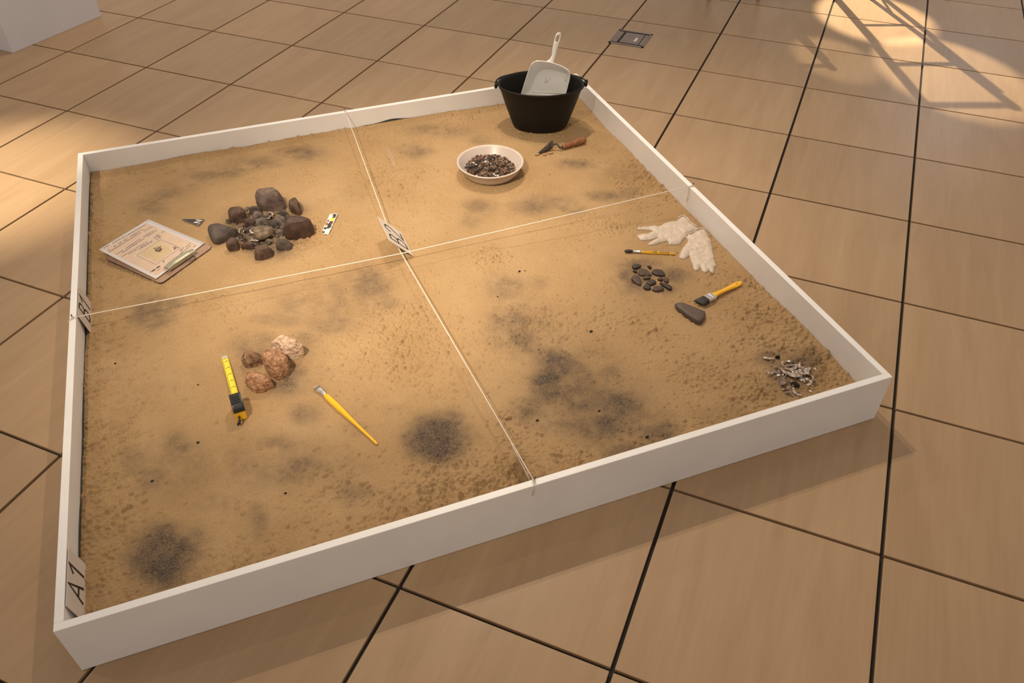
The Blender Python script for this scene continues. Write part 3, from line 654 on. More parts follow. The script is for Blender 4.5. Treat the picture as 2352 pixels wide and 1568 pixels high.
# black pebbles
PB = [
 ([(278,765),(295,740),(340,735),(390,745),(390,765),(350,795),(310,803),(285,790)], 'black pebble at the top left of the pebble patch', M_pebble),
 ([(470,757),(505,755),(522,780),(510,800),(490,785)], 'small black sliver at the top of the pebble patch', M_pebble),
 ([(290,818),(310,810),(340,825),(342,848),(320,845)], 'smallest black pebble on the left of the patch', M_pebble),
 ([(357,850),(370,805),(400,785),(460,810),(500,850),(527,883),(480,890),(430,890),(390,890),(360,870)], 'large dark pebble in the upper middle of the pebble patch', M_pebble2),
 ([(523,838),(545,805),(580,797),(650,808),(680,850),(692,885),(640,892),(580,885),(535,860)], 'largest black pebble at the upper right of the patch', M_pebble),
 ([(270,915),(290,875),(340,870),(375,895),(395,950),(388,1010),(350,1000),(300,960)], 'big brown oval pebble at the left edge of the patch', M_pebble2),
 ([(418,915),(430,890),(460,878),(500,900),(510,915),(480,930),(430,933)], 'small angular pebble touching the large middle one', M_pebble2),
 ([(455,975),(490,930),(530,922),(570,945),(583,970),(550,990),(520,1010),(470,995)], 'rounded dark pebble in the centre of the patch', M_pebble),
 ([(418,1020),(440,985),(480,985),(518,1030),(510,1050),(470,1062),(430,1045)], 'dark pebble at the lower left of the patch', M_pebble),
 ([(527,1055),(550,1015),(600,1005),(660,1010),(680,1045),(640,1075),(580,1085),(540,1075)], 'broad brown pebble at the bottom of the patch', M_pebble2),
 ([(597,920),(620,897),(660,905),(668,930),(640,952),(605,940)], 'small brown pebble below the largest black one', M_pebble2),
 ([(675,925),(690,903),(720,905),(738,930),(730,965),(705,977),(680,955)], 'round pebble at the right edge of the patch', M_pebble2),
 ([(623,970),(640,955),(690,985),(750,1000),(778,1030),(765,1060),(720,1050),(670,1010)], 'long black pebble at the lower right of the patch', M_pebble)]
for i, (pts, lab, m_) in enumerate(PB):
    stone('pebble', P(PEB, pts), .0075, m_, lab, 'pebble', 'dark pebbles laid out in a patch', 300 + i, rough=.05, n=24, flat=True)
stone('stone_axe', P(PEB, [(815,1230),(840,1215),(900,1212),(980,1245),(1080,1290),(1195,1345),(1190,1390),(1140,1480),(1090,1478),(1040,1448),(950,1385),(860,1310),(822,1262)]), .017, M_axe, 'long smooth dark grey stone axe with a blunt end below the paintbrush', 'stone', None, 400, rough=.04, n=44, flat=True)

# ================================================================== SHELL MIDDEN
GM = 'shells in the midden heap'
lab_sh = 'bleached curved shell in the heap near the right corner'
for (x, y, si, sc, rz, lift) in ((620, 720, 3, 1.45, -.5, .004), (645, 600, 4, 1.15, 3.9, .006), (790, 640, 2, 1.25, 4.1, .007), (500, 590, 3, 1.0, 3.8, .003), (385, 395, 1, 1.15, 3.7, .003), (755, 545, 5, 1.0, 4.6, .008), (705, 490, 3, 1.0, 1.2, .006),
                                 (820, 490, 1, .8, .4, .010), (850, 500, 4, .8, 3.2, .010), (890, 610, 2, .8, 4.4, .010), (1010, 640, 5, 1.0, .2, .006), (1020, 705, 1, .7, 1.7, .003), (905, 690, 4, .7, 2.4, .004), (1000, 750, 2, .7, 5.0, .003), (690, 870, 3, .8, .9, .003), (790, 890, 5, .9, 3.6, .003), (640, 825, 1, .7, 1.5, .003),
                                 (600, 470, 4, .8, 2.8, .004), (420, 600, 2, .7, 4.2, .003), (540, 525, 1, .8, .6, .004), (930, 560, 5, .9, 2.2, .008), (860, 560, 2, .9, 5.2, .010), (950, 510, 3, .8, 1.2, .005)):
    p = ats(1700 + x * .16156, 760 + y * .16156, lift)
    put('shell', SH[si], p, (rs.uniform(-.35, .35), rs.uniform(-.35, .35), rz + rs.uniform(-.2, .2)), sc * 1.0, lab_sh, 'shell', GM)
for k in range(75):
    x = rs.gauss(800, 130); y = rs.gauss(640, 115)
    p = ats(1700 + x * .16156, 760 + y * .16156, .003)
    put('shell_chip', CH[k % 6], p, (rs.uniform(-.5, .5), rs.uniform(-.5, .5), rs.uniform(0, 6)), rs.uniform(.0035, .008), 'tiny shell chip in the heap near the right corner', 'shell chip', 'shell chips in the midden heap')
def char_lump(crop, pts, h, label, seed):
    stone('charcoal_lump', P(crop, pts), h, M_char, label, 'charcoal', None, seed, rough=.12, n=14, sub=1)
char_lump(MIDD, [(495,345),(530,335),(575,360),(570,390),(535,390),(505,375)], .012, 'small charcoal lump above the shell heap', 501)
char_lump(MIDD, [(725,715),(760,705),(850,745),(860,775),(830,800),(780,795),(730,760)], .014, 'larger charcoal lump at the front of the shell heap', 502)
CB = [(1357,762,.008,'black charcoal chip standing up in the middle of the right half'),(1234,966,.007,'charcoal chip beside the near end of the string'),(1376,944,.006,'charcoal chip inside the large grey stain'),(1486,1004,.008,'charcoal chip at the near edge of the large grey stain'),
      (265,835,.005,'tiny charcoal bit nearest the left wall'),(455,884,.004,'tiny charcoal bit left of the tape measure'),(1206,622,.004,'right one of two tiny charcoal bits right of the centre card'),(1193,624,.006,'left one of two tiny charcoal bits right of the centre card'),(1143,682,.004,'tiny charcoal bit at the top of the large grey stain'),
      (455,1017,.006,'charcoal bit below the tape measure'),(350,1105,.006,'charcoal bit in the faint stain at lower left'),(656,1133,.005,'charcoal bit above the near wall on the left half'),(1237,803,.004,'tiny charcoal bit right of the near string')]
for i, (px, py, s_, lab) in enumerate(CB):
    s_ *= .75; p = ats(px, py); vf = chip_vf(600 + i, s_, .7)
    thing1('charcoal_bit', [v + p + Vector((0, 0, s_ * .35)) for v in vf[0]], vf[1], M_char, lab, 'charcoal', 'loose charcoal bits')
p = ats(1168, 961); vf = chip_vf(640, .010, .6)
thing1('sand_lump', [v + p + Vector((0, 0, .003)) for v in vf[0]], vf[1], M_sand_lump, 'hard yellow sand lump left of the large grey stain', 'sand lump')

# ================================================================== CLIPBOARD
cb = empty('clipboard', (-.765, .33, hs(-.765, .33)), 'brown clipboard with a printed recording sheet lying near the left wall', 'clipboard')
zb = hs(-.76, .33) + .007
Lb, Bb, Rb_ = atz(240, 592, zb), atz(369, 651, zb), atz(489, 566, zb); Tb = Lb + Rb_ - Bb
def round_quad(q4, r, n=5):
    out = []
    for i in range(4):
        p, a, b_ = q4[i], q4[i - 1], q4[(i + 1) % 4]; da = (a - p).normalized() * r; db = (b_ - p).normalized() * r
        for t in np.linspace(0, 1, n): out.append((p + da) * (1 - t) ** 2 + p * 2 * t * (1 - t) + (p + db) * t ** 2)
    return out
rq = round_quad([Lb, Bb, Rb_, Tb], .016); nq = len(rq)
V_ = [v - Vector((0, 0, .003)) for v in rq] + rq
recalc(mesh('board', V_, [list(range(nq))[::-1], [nq + i for i in range(nq)]] + [[i, (i + 1) % nq, nq + (i + 1) % nq, nq + i] for i in range(nq)], M_board, cb, False, True))
eb = tube([v - Vector((0, 0, .0015)) for v in rq] + [rq[0] - Vector((0, 0, .0015))], .0017, 6)
mesh('board_edge', *eb, M_boardedge, cb, True, True)
# sheet, held by the clip at the near right end, lifting towards the far left end
zp = zb + .0025
cL, cT, cR, cB = atz(227, 573, zp + .013), atz(341, 503, zp + .013), atz(471, 557, zp + .002), atz(358, 640, zp + .002)
def pp(u, v, dz=0.0):
    """u across from the left corner to the top corner, v along to the clip"""
    p = (cL * (1 - u) + cT * u) * (1 - v) + (cB * (1 - u) + cR * u) * v
    p.z = zp + .002 + .011 * (1 - v) ** 1.4 + dz; return p
# inverse mapping of a sheet point measured on the picture
def homography(src, dst):
    A = []
    for (x, y), (u, v) in zip(src, dst):
        A.append([x, y, 1, 0, 0, 0, -u * x, -u * y, -u]); A.append([0, 0, 0, x, y, 1, -v * x, -v * y, -v])
    _, _, vt = np.linalg.svd(np.array(A, float)); return vt[-1].reshape(3, 3)
HM = homography([(130, 735), (1015, 172), (2050, 605), (1160, 1250)], [(0, 0), (1, 0), (1, 1), (0, 1)])
def uv(x, y):
    w = HM @ np.array([x, y, 1.0]); return w[0] / w[2], w[1] / w[2]
def sheet(u0, u1, v0, v1, dz, nu=6, nv=14):
    V_, F_ = [], []
    for j in range(nv + 1):
        for i in range(nu + 1): V_.append(pp(u0 + (u1 - u0) * i / nu, v0 + (v1 - v0) * j / nv, dz))
    for j in range(nv):
        for i in range(nu): k = j * (nu + 1) + i; F_.append([k, k + 1, k + nu + 2, k + nu + 1])
    return V_, F_
sv, sf = sheet(0, 1, 0, 1, 0); k = len(sv)
per = [i for i in range(7)] + [j * 7 + 6 for j in range(1, 15)] + [14 * 7 + i for i in range(5, -1, -1)] + [j * 7 for j in range(13, 0, -1)]
V_ = sv + [v - Vector((0, 0, .0012)) for v in sv]
F_ = sf + [[i + k for i in f][::-1] for f in sf] + [[per[i], per[(i + 1) % len(per)], k + per[(i + 1) % len(per)], k + per[i]] for i in range(len(per))]
paper = recalc(mesh('paper_sheet', V_, F_, M_paper, cb, True, True))
def onpaper(name, vf, m_):
    o = mesh(name, vf[0], vf[1], m_, None); o.parent = paper
    inv = Matrix.Translation(cb.location).inverted(); o.data.transform(inv); return o
onpaper('tinted_panel', sheet(.055, .905, .045, .965, .0004), M_peach)
def quad_uv(pts, dz):
    q4 = [uv(*p) for p in pts]; n_ = 8; V_, F_ = [], []
    for j in range(n_ + 1):
        for i in range(n_ + 1):
            s, t = i / n_, j / n_
            u = (q4[0][0] * (1 - s) + q4[1][0] * s) * (1 - t) + (q4[3][0] * (1 - s) + q4[2][0] * s) * t
            v = (q4[0][1] * (1 - s) + q4[1][1] * s) * (1 - t) + (q4[3][1] * (1 - s) + q4[2][1] * s) * t
            V_.append(pp(u, v, dz))
    for j in range(n_):
        for i in range(n_): k_ = j * (n_ + 1) + i; F_.append([k_, k_ + 1, k_ + n_ + 2, k_ + n_ + 1])
    return V_, F_
onpaper('plan_square', quad_uv([(870, 800), (1225, 560), (1450, 745), (1170, 930)], .0007), M_plan)
def strip(p, q_, w, dz):
    a, b_ = uv(*p), uv(*q_); n_ = max(2, int(12 * math.dist(a, b_))); V_, F_ = [], []
    A_, B_ = pp(*a), pp(*b_); d = (B_ - A_).normalized(); s = Vector((-d.y, d.x, 0)) * w / 2
    for i in range(n_ + 1):
        t = i / n_; c_ = pp(a[0] * (1 - t) + b_[0] * t, a[1] * (1 - t) + b_[1] * t, dz); V_ += [c_ - s, c_ + s]
    for i in range(n_): F_.append([2 * i, 2 * i + 2, 2 * i + 3, 2 * i + 1])
    return V_, F_
rp = random.Random(3); parts_ = []
def line_words(p, q_, w, dens=.75, wl=(.02, .06)):
    L_ = math.dist(uv(*p), uv(*q_)); t = 0.0
    while t < 1:
        l = rp.uniform(*wl) / max(L_, .01); e = min(1, t + l)
        if rp.random() < dens: parts_.append(strip((p[0] + (q_[0] - p[0]) * t, p[1] + (q_[1] - p[1]) * t), (p[0] + (q_[0] - p[0]) * e, p[1] + (q_[1] - p[1]) * e), w * rp.uniform(.75, 1.1), .0009))
        t = e + .012 / max(L_, .01)
line_words((215, 712), (970, 268), .0035, .9)
for (a, b_) in (((290, 745), (860, 385)), ((310, 775), (870, 412)), ((440, 810), (1100, 378)), ((470, 830), (1115, 400))):
    line_words(a, b_, .0042, .85, (.012, .035))
for (a, b_) in (((530, 850), (1215, 440)), ((650, 805), (1235, 465)), ((840, 715), (1240, 490)), ((945, 380), (1085, 300)), ((870, 355), (945, 385)), ((1120, 390), (1175, 365)), ((1245, 410), (1300, 385))):
    line_words(a, b_, .0026, .8)
for (a, b_) in (((1565, 790), (1780, 605)), ((1580, 740), (1770, 610)), ((1600, 795), (1820, 625)), ((1660, 790), (1870, 655)), ((1480, 890), (1650, 775))):
    line_words(a, b_, .0028, .8)
onpaper('text_lines', join(*parts_), M_ink2)
gp = [strip(a, b_, .0011, .0008) for a, b_ in (((800, 825), (1150, 990)), ((1150, 990), (1600, 690)), ((1600, 690), (1230, 535)), ((1230, 535), (800, 825)))]
onpaper('frame_lines', join(*gp), M_ink2)
gp = []
for k in range(30):
    u_, v_ = uv(1200 + rp.gauss(0, 34), 720 + rp.gauss(0, 26)); s_ = rp.uniform(.0022, .0048)
    an = rp.uniform(0, 3)
    ring = [pp(u_, v_, .0010) + Vector((s_ * math.cos(an + a) * rp.uniform(.7, 1.1), s_ * .8 * math.sin(an + a), 0)) for a in np.linspace(0, 5.4, 7)]
    gp.append((ring, [list(range(7))]))
for k in range(7):
    u_, v_ = uv(1505 + rp.gauss(0, 22), 680 + rp.gauss(0, 14)); ring = [pp(u_, v_, .0010) + Vector((.0028 * math.cos(a), .0022 * math.sin(a), 0)) for a in np.linspace(0, 5.4, 7)]; gp.append((ring, [list(range(7))]))
onpaper('stone_plan', join(*gp), M_rgrey)
gp = [strip(a, b_, w, .0010) for a, b_, w in (((1080, 1115), (1140, 1080), .0050), ((1170, 1050), (1228, 1020), .0050), ((1040, 1135), (1240, 1020), .0012), ((1175, 1105), (1240, 1060), .0010), ((1296, 955), (1294, 920), .0018), ((1288, 930), (1302, 925), .0040), ((1150, 465), (1165, 460), .004), ((1185, 482), (1200, 475), .004))]
onpaper('plan_key', join(*gp), M_ink)
# bulldog clip at the near right end
cpm = ats(415, 605); a_p = atz(382, 617, zp + .006); b_p = atz(442, 577, zp + .006)
dx_ = (b_p - a_p); wc = dx_.length * 1.04; inw = (cT + cL - cR - cB); inw.z = 0
MC = frame((a_p + b_p) / 2, dx_, inw)
clipv = []
prof = [(.016, .001), (.013, .006), (.004, .012), (-.010, .013), (-.016, .010), (-.016, -.003), (-.014, -.003), (-.014, .0085), (-.009, .0115), (.004, .0105), (.0115, .005), (.0145, .000)]
V_, F_ = [], []
st_ = np.linspace(-1, 1, 15)
for s in st_:
    k_ = 1.0 - .35 * max(0, abs(s) - .5) / .5
    for y_, z_ in prof: V_.append(MC @ Vector((s * wc / 2, y_ * (k_ if y_ > 0 else 1) , z_ * k_)))
n_ = len(prof)
for i in range(len(st_) - 1):
    for j in range(n_): F_.append([i * n_ + j, i * n_ + (j + 1) % n_, (i + 1) * n_ + (j + 1) % n_, (i + 1) * n_ + j])
F_ += [list(range(n_)), [(len(st_) - 1) * n_ + j for j in range(n_)][::-1]]
clip = recalc(mesh('clip', V_, F_, M_clip, cb, False, True))
hook = [MC @ Vector(v) for v in ((.012, -.014, .000), (.012, -.024, -.001), (.020, -.030, -.003), (.034, -.032, -.004), (.040, -.024, -.003), (.036, -.016, .000))]
o = mesh('hanging_loop', *tube(hook, .0013, 6), M_wire, clip, True); o.data.transform(Matrix.Translation(cb.location).inverted())

# ================================================================== NORTH ARROW, SCALE CARD
tri = [ats(*q, .004) for q in P(HEARTH, [(85, 552), (372, 552), (300, 635)])]
c = sum(tri, Vector()) / 3
na = empty('north_arrow', c - Vector((0, 0, .004)), 'black triangular north arrow card with a white N beside the clipboard', 'arrow card')
up_ = tri[0] - (tri[1] + tri[2]) / 2; rt = tri[1] - tri[2]
MA = frame(c, rt, up_); loc3 = [MA.inverted() @ v for v in tri]
def tri_prism(k, z0, z1): return prism([(v.x * k, v.y * k) for v in loc3][::-1], z0, z1)
mesh('border', *xf(tri_prism(1.0, -.0012, .0010), MA), M_ink2, na, False, True)
mesh('arrow_face', *xf(tri_prism(.90, .0004, .0014), MA), M_ink, na, False, True)
o = mesh('lettering', *xf(text_vf('N', .030, .0008), MA @ Matrix.Translation((0, -.012, .0018))), M_paper, na, False, True)
dot = lathe([(.0001, .0020), (.0016, .0018), (.0016, .001)], 10)
mesh('pin_dot', *xf(dot, MA @ Matrix.Translation((loc3[2].x * .82, loc3[2].y * .82, 0))), M_paper, na, False, True)

sc4 = [ats(*q, .003) for q in P(HEARTH, [(1825, 732), (1925, 730), (1985, 490), (1885, 490)])]
c = sum(sc4, Vector()) / 4
sk_ = empty('scale_card', c - Vector((0, 0, .003)), 'small white photo scale card with black, yellow and red squares', 'scale card')
MS = frame(c, sc4[1] - sc4[0], sc4[3] - sc4[0]); w_ = ((sc4[1] - sc4[0]).length + (sc4[2] - sc4[3]).length) / 2; l_ = ((sc4[3] - sc4[0]).length + (sc4[2] - sc4[1]).length) / 2
mesh('card', *xf(box_vf(0, 0, 0, w_, l_, .002, .0003), MS), M_paper, sk_, False, True)
def cells(name, cs, m_):
    vfs = [xf(box_vf((u0 + u1 - 1) / 2 * w_, (v0 + v1 - 1) / 2 * l_, .0012, (u1 - u0) * w_, (v1 - v0) * l_, .0008), MS) for u0, u1, v0, v1 in cs]
    mesh(name, *join(*vfs), m_, sk_, False, True)
cells('black_squares', [(.10, .42, .03, .12), (.10, .42, .22, .31), (.10, .42, .41, .50), (.10, .30, .59, .68), (.45, .90, .88, .97), (.62, .90, .78, .88), (.44, .90, .30, .40), (.10, .80, .26, .31), (.44, .86, .40, .46), (.50, .62, .80, .84)], M_ink)
cells('yellow_square', [(.44, .90, .63, .77)], M_cyel)
cells('red_square', [(.44, .90, .46, .61)], M_red)

# ================================================================== TAPE MEASURE
tip = ats(515, 818, .004); tail = ats(557, 966, .0)
d = tip - tail; d.z = 0; ax = d.normalized(); sd = Vector((0, 0, 1)).cross(ax)
zt = zs(tail.x, tail.y)
tm = empty('tape_measure', (tail.x, tail.y, zt), 'yellow and black tape measure with its blade pulled out beside the limestone blocks', 'tape measure', rot=(0, 0, math.atan2(ax.y, ax.x)))
# local: x towards the blade tip, y left, z up; case stands on its edge
CW = .026; CLn = .060; CH_ = .050
def rprof(x0, x1, z0, z1, r, n=5, rb=None):
    rb = r if rb is None else rb; pts = []
    for (cx, cz, a0, rr_) in ((x1 - rb, z0 + rb, -90, rb), (x1 - r, z1 - r, 0, r), (x0 + r, z1 - r, 90, r), (x0 + rb, z0 + rb, 180, rb)):
        for t in np.linspace(0, 90, n): pts.append((cx + rr_ * math.cos(math.radians(a0 + t)), cz + rr_ * math.sin(math.radians(a0 + t))))
    return pts
def extr(pr, y0, y1):
    n_ = len(pr); V_ = [Vector((x, y0, z)) for x, z in pr] + [Vector((x, y1, z)) for x, z in pr]
    return V_, [list(range(n_)), [n_ + i for i in range(n_)][::-1]] + [[i, n_ + i, n_ + (i + 1) % n_, (i + 1) % n_] for i in range(n_)]
pr = rprof(.0, CLn, .001, CH_, .017, 6, .004)
case = recalc(mesh('case', *extr(pr, -CW / 2, CW / 2), M_yel3, tm))
# rubber grip over the top of the case
gtop = [(x, z) for x, z in rprof(-.0015, CLn + .0015, .0, CH_ + .002, .018, 6, .004)]
gr = [p_ for p_ in gtop if p_[1] > .012 and not (p_[0] < .012 and p_[1] < .022)]
gin = [(x * .90 + CLn * .05, .006 + (z - .006) * .90) for x, z in gr[::-1]]
V_, F_ = [], []
loop = gr; n_ = len(loop)
for y_, k_ in ((-CW / 2 - .0012, 1.0), (-CW / 2 + .003, 1.02), (CW / 2 - .003, 1.02), (CW / 2 + .0012, 1.0)):
    for x, z in loop: V_.append(Vector((CLn / 2 + (x - CLn / 2) * k_, y_, .03 + (z - .03) * k_)))
for j in range(3):
    for i in range(n_ - 1): F_.append([j * n_ + i, j * n_ + i + 1, (j + 1) * n_ + i + 1, (j + 1) * n_ + i])
for j, y_ in ((0, -CW / 2 - .0012), (3, CW / 2 + .0012)):
    k0 = len(V_)
    for x, z in loop: V_.append(Vector((CLn / 2 + (x - CLn / 2) * .80, y_, .03 + (z - .03) * .74)))
    for i in range(n_ - 1): F_.append([j * n_ + i, j * n_ + i + 1, k0 + i + 1, k0 + i])
grip = recalc(mesh('rubber_grip', V_, F_, M_blackp, tm))
for k in range(4):
    mesh('grip_rib', *box_vf(CLn * (.30 + .12 * k), 0, CH_ + .0031, .0035, CW * .72, .0014, .0004), M_blackp, grip)
mesh('side_disc', *xf(lathe([(.0001, .0015), (.013, .0012), (.0145, -.001)], 24), Matrix.Translation((CLn * .5, CW / 2, .022)) @ Matrix.Rotation(-math.pi / 2, 4, 'X')), M_blackp, tm)
mesh('belt_clip', *box_vf(CLn * .42, CW / 2 + .004, .030, .030, .0016, .018, .0006), M_alu, tm)
strap = [(-.001, .004, .018), (-.010, .005, .024), (-.016, .006, .017), (-.014, .008, .008), (-.008, .012, .004), (-.012, .013, .001)]
mesh('wrist_strap', *tube(strap, .0028, 8), M_blackp, tm, True)
bl = (tip - tail).dot(ax)
V_, F_ = [], []
xsn = np.linspace(CLn - .004, bl, 24)
for x in xsn:
    t_ = (x - CLn) / (bl - CLn)
    for y_ in (-.0092, -.0046, 0, .0046, .0092): V_.append(Vector((x, y_, .011 - .003 * max(0, min(1, t_)) + 30 * y_ * y_ * .35)))
for i in range(len(xsn) - 1):
    for j in range(4): F_.append([i * 5 + j, i * 5 + j + 1, (i + 1) * 5 + j + 1, (i + 1) * 5 + j])
blade = mesh('blade', V_, F_, M_yel2, tm, True)
mo = blade.modifiers.new('thickness', 'SOLIDIFY'); mo.thickness = .0006
vf = []
xx = CLn + .004; k = 0
while xx < bl - .004:
    t_ = (xx - CLn) / (bl - CLn); ln = .010 if k % 5 == 0 else .005; z_ = .0125 - .003 * t_
    vf.append(box_vf(xx, .0090 - ln * .8 / 2, z_ + .0004, .0005, ln * .7, .0005)); vf.append(box_vf(xx, -.0090 + ln / 4, z_ + .0006, .0004, ln / 2, .0005))
    if k % 5 == 0: vf.append(box_vf(xx + .003, -.002, z_ - .0008, .0022, .004, .0006))
    xx += .0055; k += 1
o = mesh('tick_marks', *join(*vf), M_ink, blade)
mesh('end_hook', *join(box_vf(bl - .004, 0, .0100, .012, .012, .0012, .0003), box_vf(bl + .0018, 0, .005, .0012, .014, .012, .0003), xf(lathe([(.0001, .0120), (.002, .0115), (.0025, .0100)], 10), Matrix.Translation((bl - .005, 0, 0)))), M_alu, blade)

# ================================================================== BRUSHES
def along(pa, pb, name, label, cat):
    a = Vector(pa); b_ = Vector(pb); d_ = b_ - a; d_.normalize()
    pit = -math.asin(d_.z); yaw = math.atan2(d_.y, d_.x)
    return empty(name, a, label, cat, rot=(0, pit, yaw)), (b_ - a).length
R2 = .0075
e, L_ = along(ats(724, 885, .007), ats(867, 1020, .004), 'artist_brush', 'long yellow artist brush with a flat tan tip on the lower left sand', 'brush')
mesh('bristles', *sweep([(-.001, .0065, .0008, .001), (.004, .0085, .0016, .001), (.016, .0090, .0030, .0005)], 14), M_bristle, e, True)
fer = mesh('ferrule', *sweep([(.010, .0096, .0030, .0005), (.022, .0092, .0040, 0), (.034, .0070, .0062, 0), (.038, .0067, .0066, 0), (.039, .0071, .0070, 0), (.0405, .0066, .0065, 0), (.044, .0066, .0065, 0), (.045, .0070, .0069, 0), (.0465, .0066, .0065, 0), (.050, .0066, .0066, 0)], 18), M_alu, e, True)
mesh('handle', *sweep([(.049, .0064, .0064, 0), (.058, .0076, .0076, 0), (.085, .0083, .0083, .0004), (.115, .0079, .0079, .0004), (.15, .0063, .0063, 0), (.19, .0046, .0046, 0), (L_ - .010, .0034, .0034, 0), (L_ - .003, .0030, .0030, 0), (L_, .0014, .0014, 0)], 18), M_yellow, e, True)
mesh('tip_band', *sweep([(L_ - .030, .0040, .0040, 0), (L_ - .0285, .0040, .0040, 0)], 14), M_alu, e, True)

e, L_ = along(ats(1434, 576, .006), ats(1551.5, 583, .004), 'artist_brush', 'thin yellow artist brush with a dark round tip below the gloves', 'brush')
mesh('bristles', *sweep([(0, .0008, .0008, 0), (.004, .0045, .0045, 0), (.012, .0064, .0060, 0), (.020, .0056, .0054, 0), (.028, .0040, .0040, 0)], 14), M_bristle_d, e, True)
mesh('ferrule', *sweep([(.024, .0040, .0040, 0), (.050, .0046, .0046, 0), (.0515, .0051, .0051, 0), (.053, .0046, .0046, 0), (.056, .0046, .0046, 0)], 14), M_alu, e, True)
hd = mesh('handle', *sweep([(.0555, .0044, .0044, 0), (.075, .0050, .0050, 0), (.11, .0044, .0044, 0), (L_ - .002, .0030, .0030, 0), (L_, .0020, .0020, 0)], 14), M_yellow, e, True)
vf = []; x = .062; rb_ = random.Random(9)
while x < L_ - .022:
    l = rb_.uniform(.002, .005); th = .0030 if not (.088 < x < .105) else .0046
    vf.append(box_vf(x + l / 2, -.0012, .0046 - .0014 * (x / L_) ** 2, l, th * rb_.uniform(.6, 1), .0010)); x += l + rb_.uniform(.0008, .0022)
    if .082 < x < .087 or .106 < x < .110: x += .004
mesh('print', *join(*vf), M_ink, hd)

# flat paintbrush
e, L_ = along(ats(*P(PEB, [(1120, 1212)])[0], .008), ats(*P(PEB, [(1642, 962)])[0], .006), 'paintbrush', 'flat paintbrush with black bristles and a yellow handle near the right wall', 'brush')
V_, F_ = [], []
def slab(stns, n=12, pw=3.0):
    V_, F_ = [], []
    for x, w, h_, zc_, sk2 in stns:
        for k in range(n):
            a = 2 * math.pi * k / n; c_, s_ = math.cos(a), math.sin(a)
            V_.append(Vector((x + sk2 * w * c_, w * math.copysign(abs(c_) ** (2 / pw), c_), zc_ + h_ * math.copysign(abs(s_) ** (2 / pw), s_))))
    m = len(stns)
    for i in range(m - 1):
        for k in range(n): F_.append([i * n + k, i * n + (k + 1) % n, (i + 1) * n + (k + 1) % n, (i + 1) * n + k])
    return V_, F_ + [list(range(n))[::-1], [(m - 1) * n + k for k in range(n)]]
k = L_ / .21
mesh('bristles', *slab([(-.004 * k, .0170, .0022, -.002, -.30), (.006 * k, .0172, .0046, -.001, -.15), (.024 * k, .0150, .0068, 0, 0), (.034 * k, .0142, .0070, 0, 0)], 16), M_bristle_b, e, True)
fer = mesh('ferrule', *slab([(.030 * k, .0152, .0078, 0, 0), (.034 * k, .0155, .0080, 0, 0), (.036 * k, .0148, .0074, 0, 0), (.050 * k, .0148, .0074, 0, 0), (.052 * k, .0153, .0079, 0, 0), (.064 * k, .0150, .0076, 0, 0)], 16, 4), M_alu, e, False)
# handle with a hanging hole: outline with hole built as two side rails
hp = [(.060, .0140), (.068, .0120), (.078, .0082), (.095, .0068), (.125, .0070), (.155, .0088), (.176, .0108), (.192, .0104), (.203, .0070), (.2095, .0018)]
hole = (.186 * k, .0034)
def hw(x):
    xs_ = [q_[0] * k for q_ in hp]; return float(np.interp(x, xs_, [q_[1] for q_ in hp]))
xsn = np.concatenate([np.linspace(.060 * k, .1755 * k, 22), np.linspace(.1757 * k, .1960 * k, 25), np.linspace(.1963 * k, .2095 * k, 12)])
V_, F_, GP = [], [], []
for x in xsn:
    w = hw(x); dx2 = hole[1] ** 2 * 1.0 - (x - hole[0]) ** 2; g_ = math.sqrt(dx2) * .85 if dx2 > 0 else 0.0; GP.append(g_)
    hz = .0062 - .0022 * min(1, max(0, (x - .07 * k) / (.12 * k)))
    for sgn in (1, -1):
        V_ += [Vector((x, sgn * g_, hz)), Vector((x, sgn * (g_ + (w - g_) * .75), hz * .92)), Vector((x, sgn * w, 0)), Vector((x, sgn * (g_ + (w - g_) * .75), -hz * .92)), Vector((x, sgn * g_, -hz))]
for i in range(len(xsn) - 1):
    for s_ in (0, 5):
        for j in range(4): F_.append([i * 10 + s_ + j, i * 10 + s_ + j + 1, (i + 1) * 10 + s_ + j + 1, (i + 1) * 10 + s_ + j])
        if GP[i] + GP[i + 1] > 0: F_.append([i * 10 + s_ + 4, i * 10 + s_, (i + 1) * 10 + s_, (i + 1) * 10 + s_ + 4])
weld(mesh('handle', V_, F_, M_yellow, e, True))

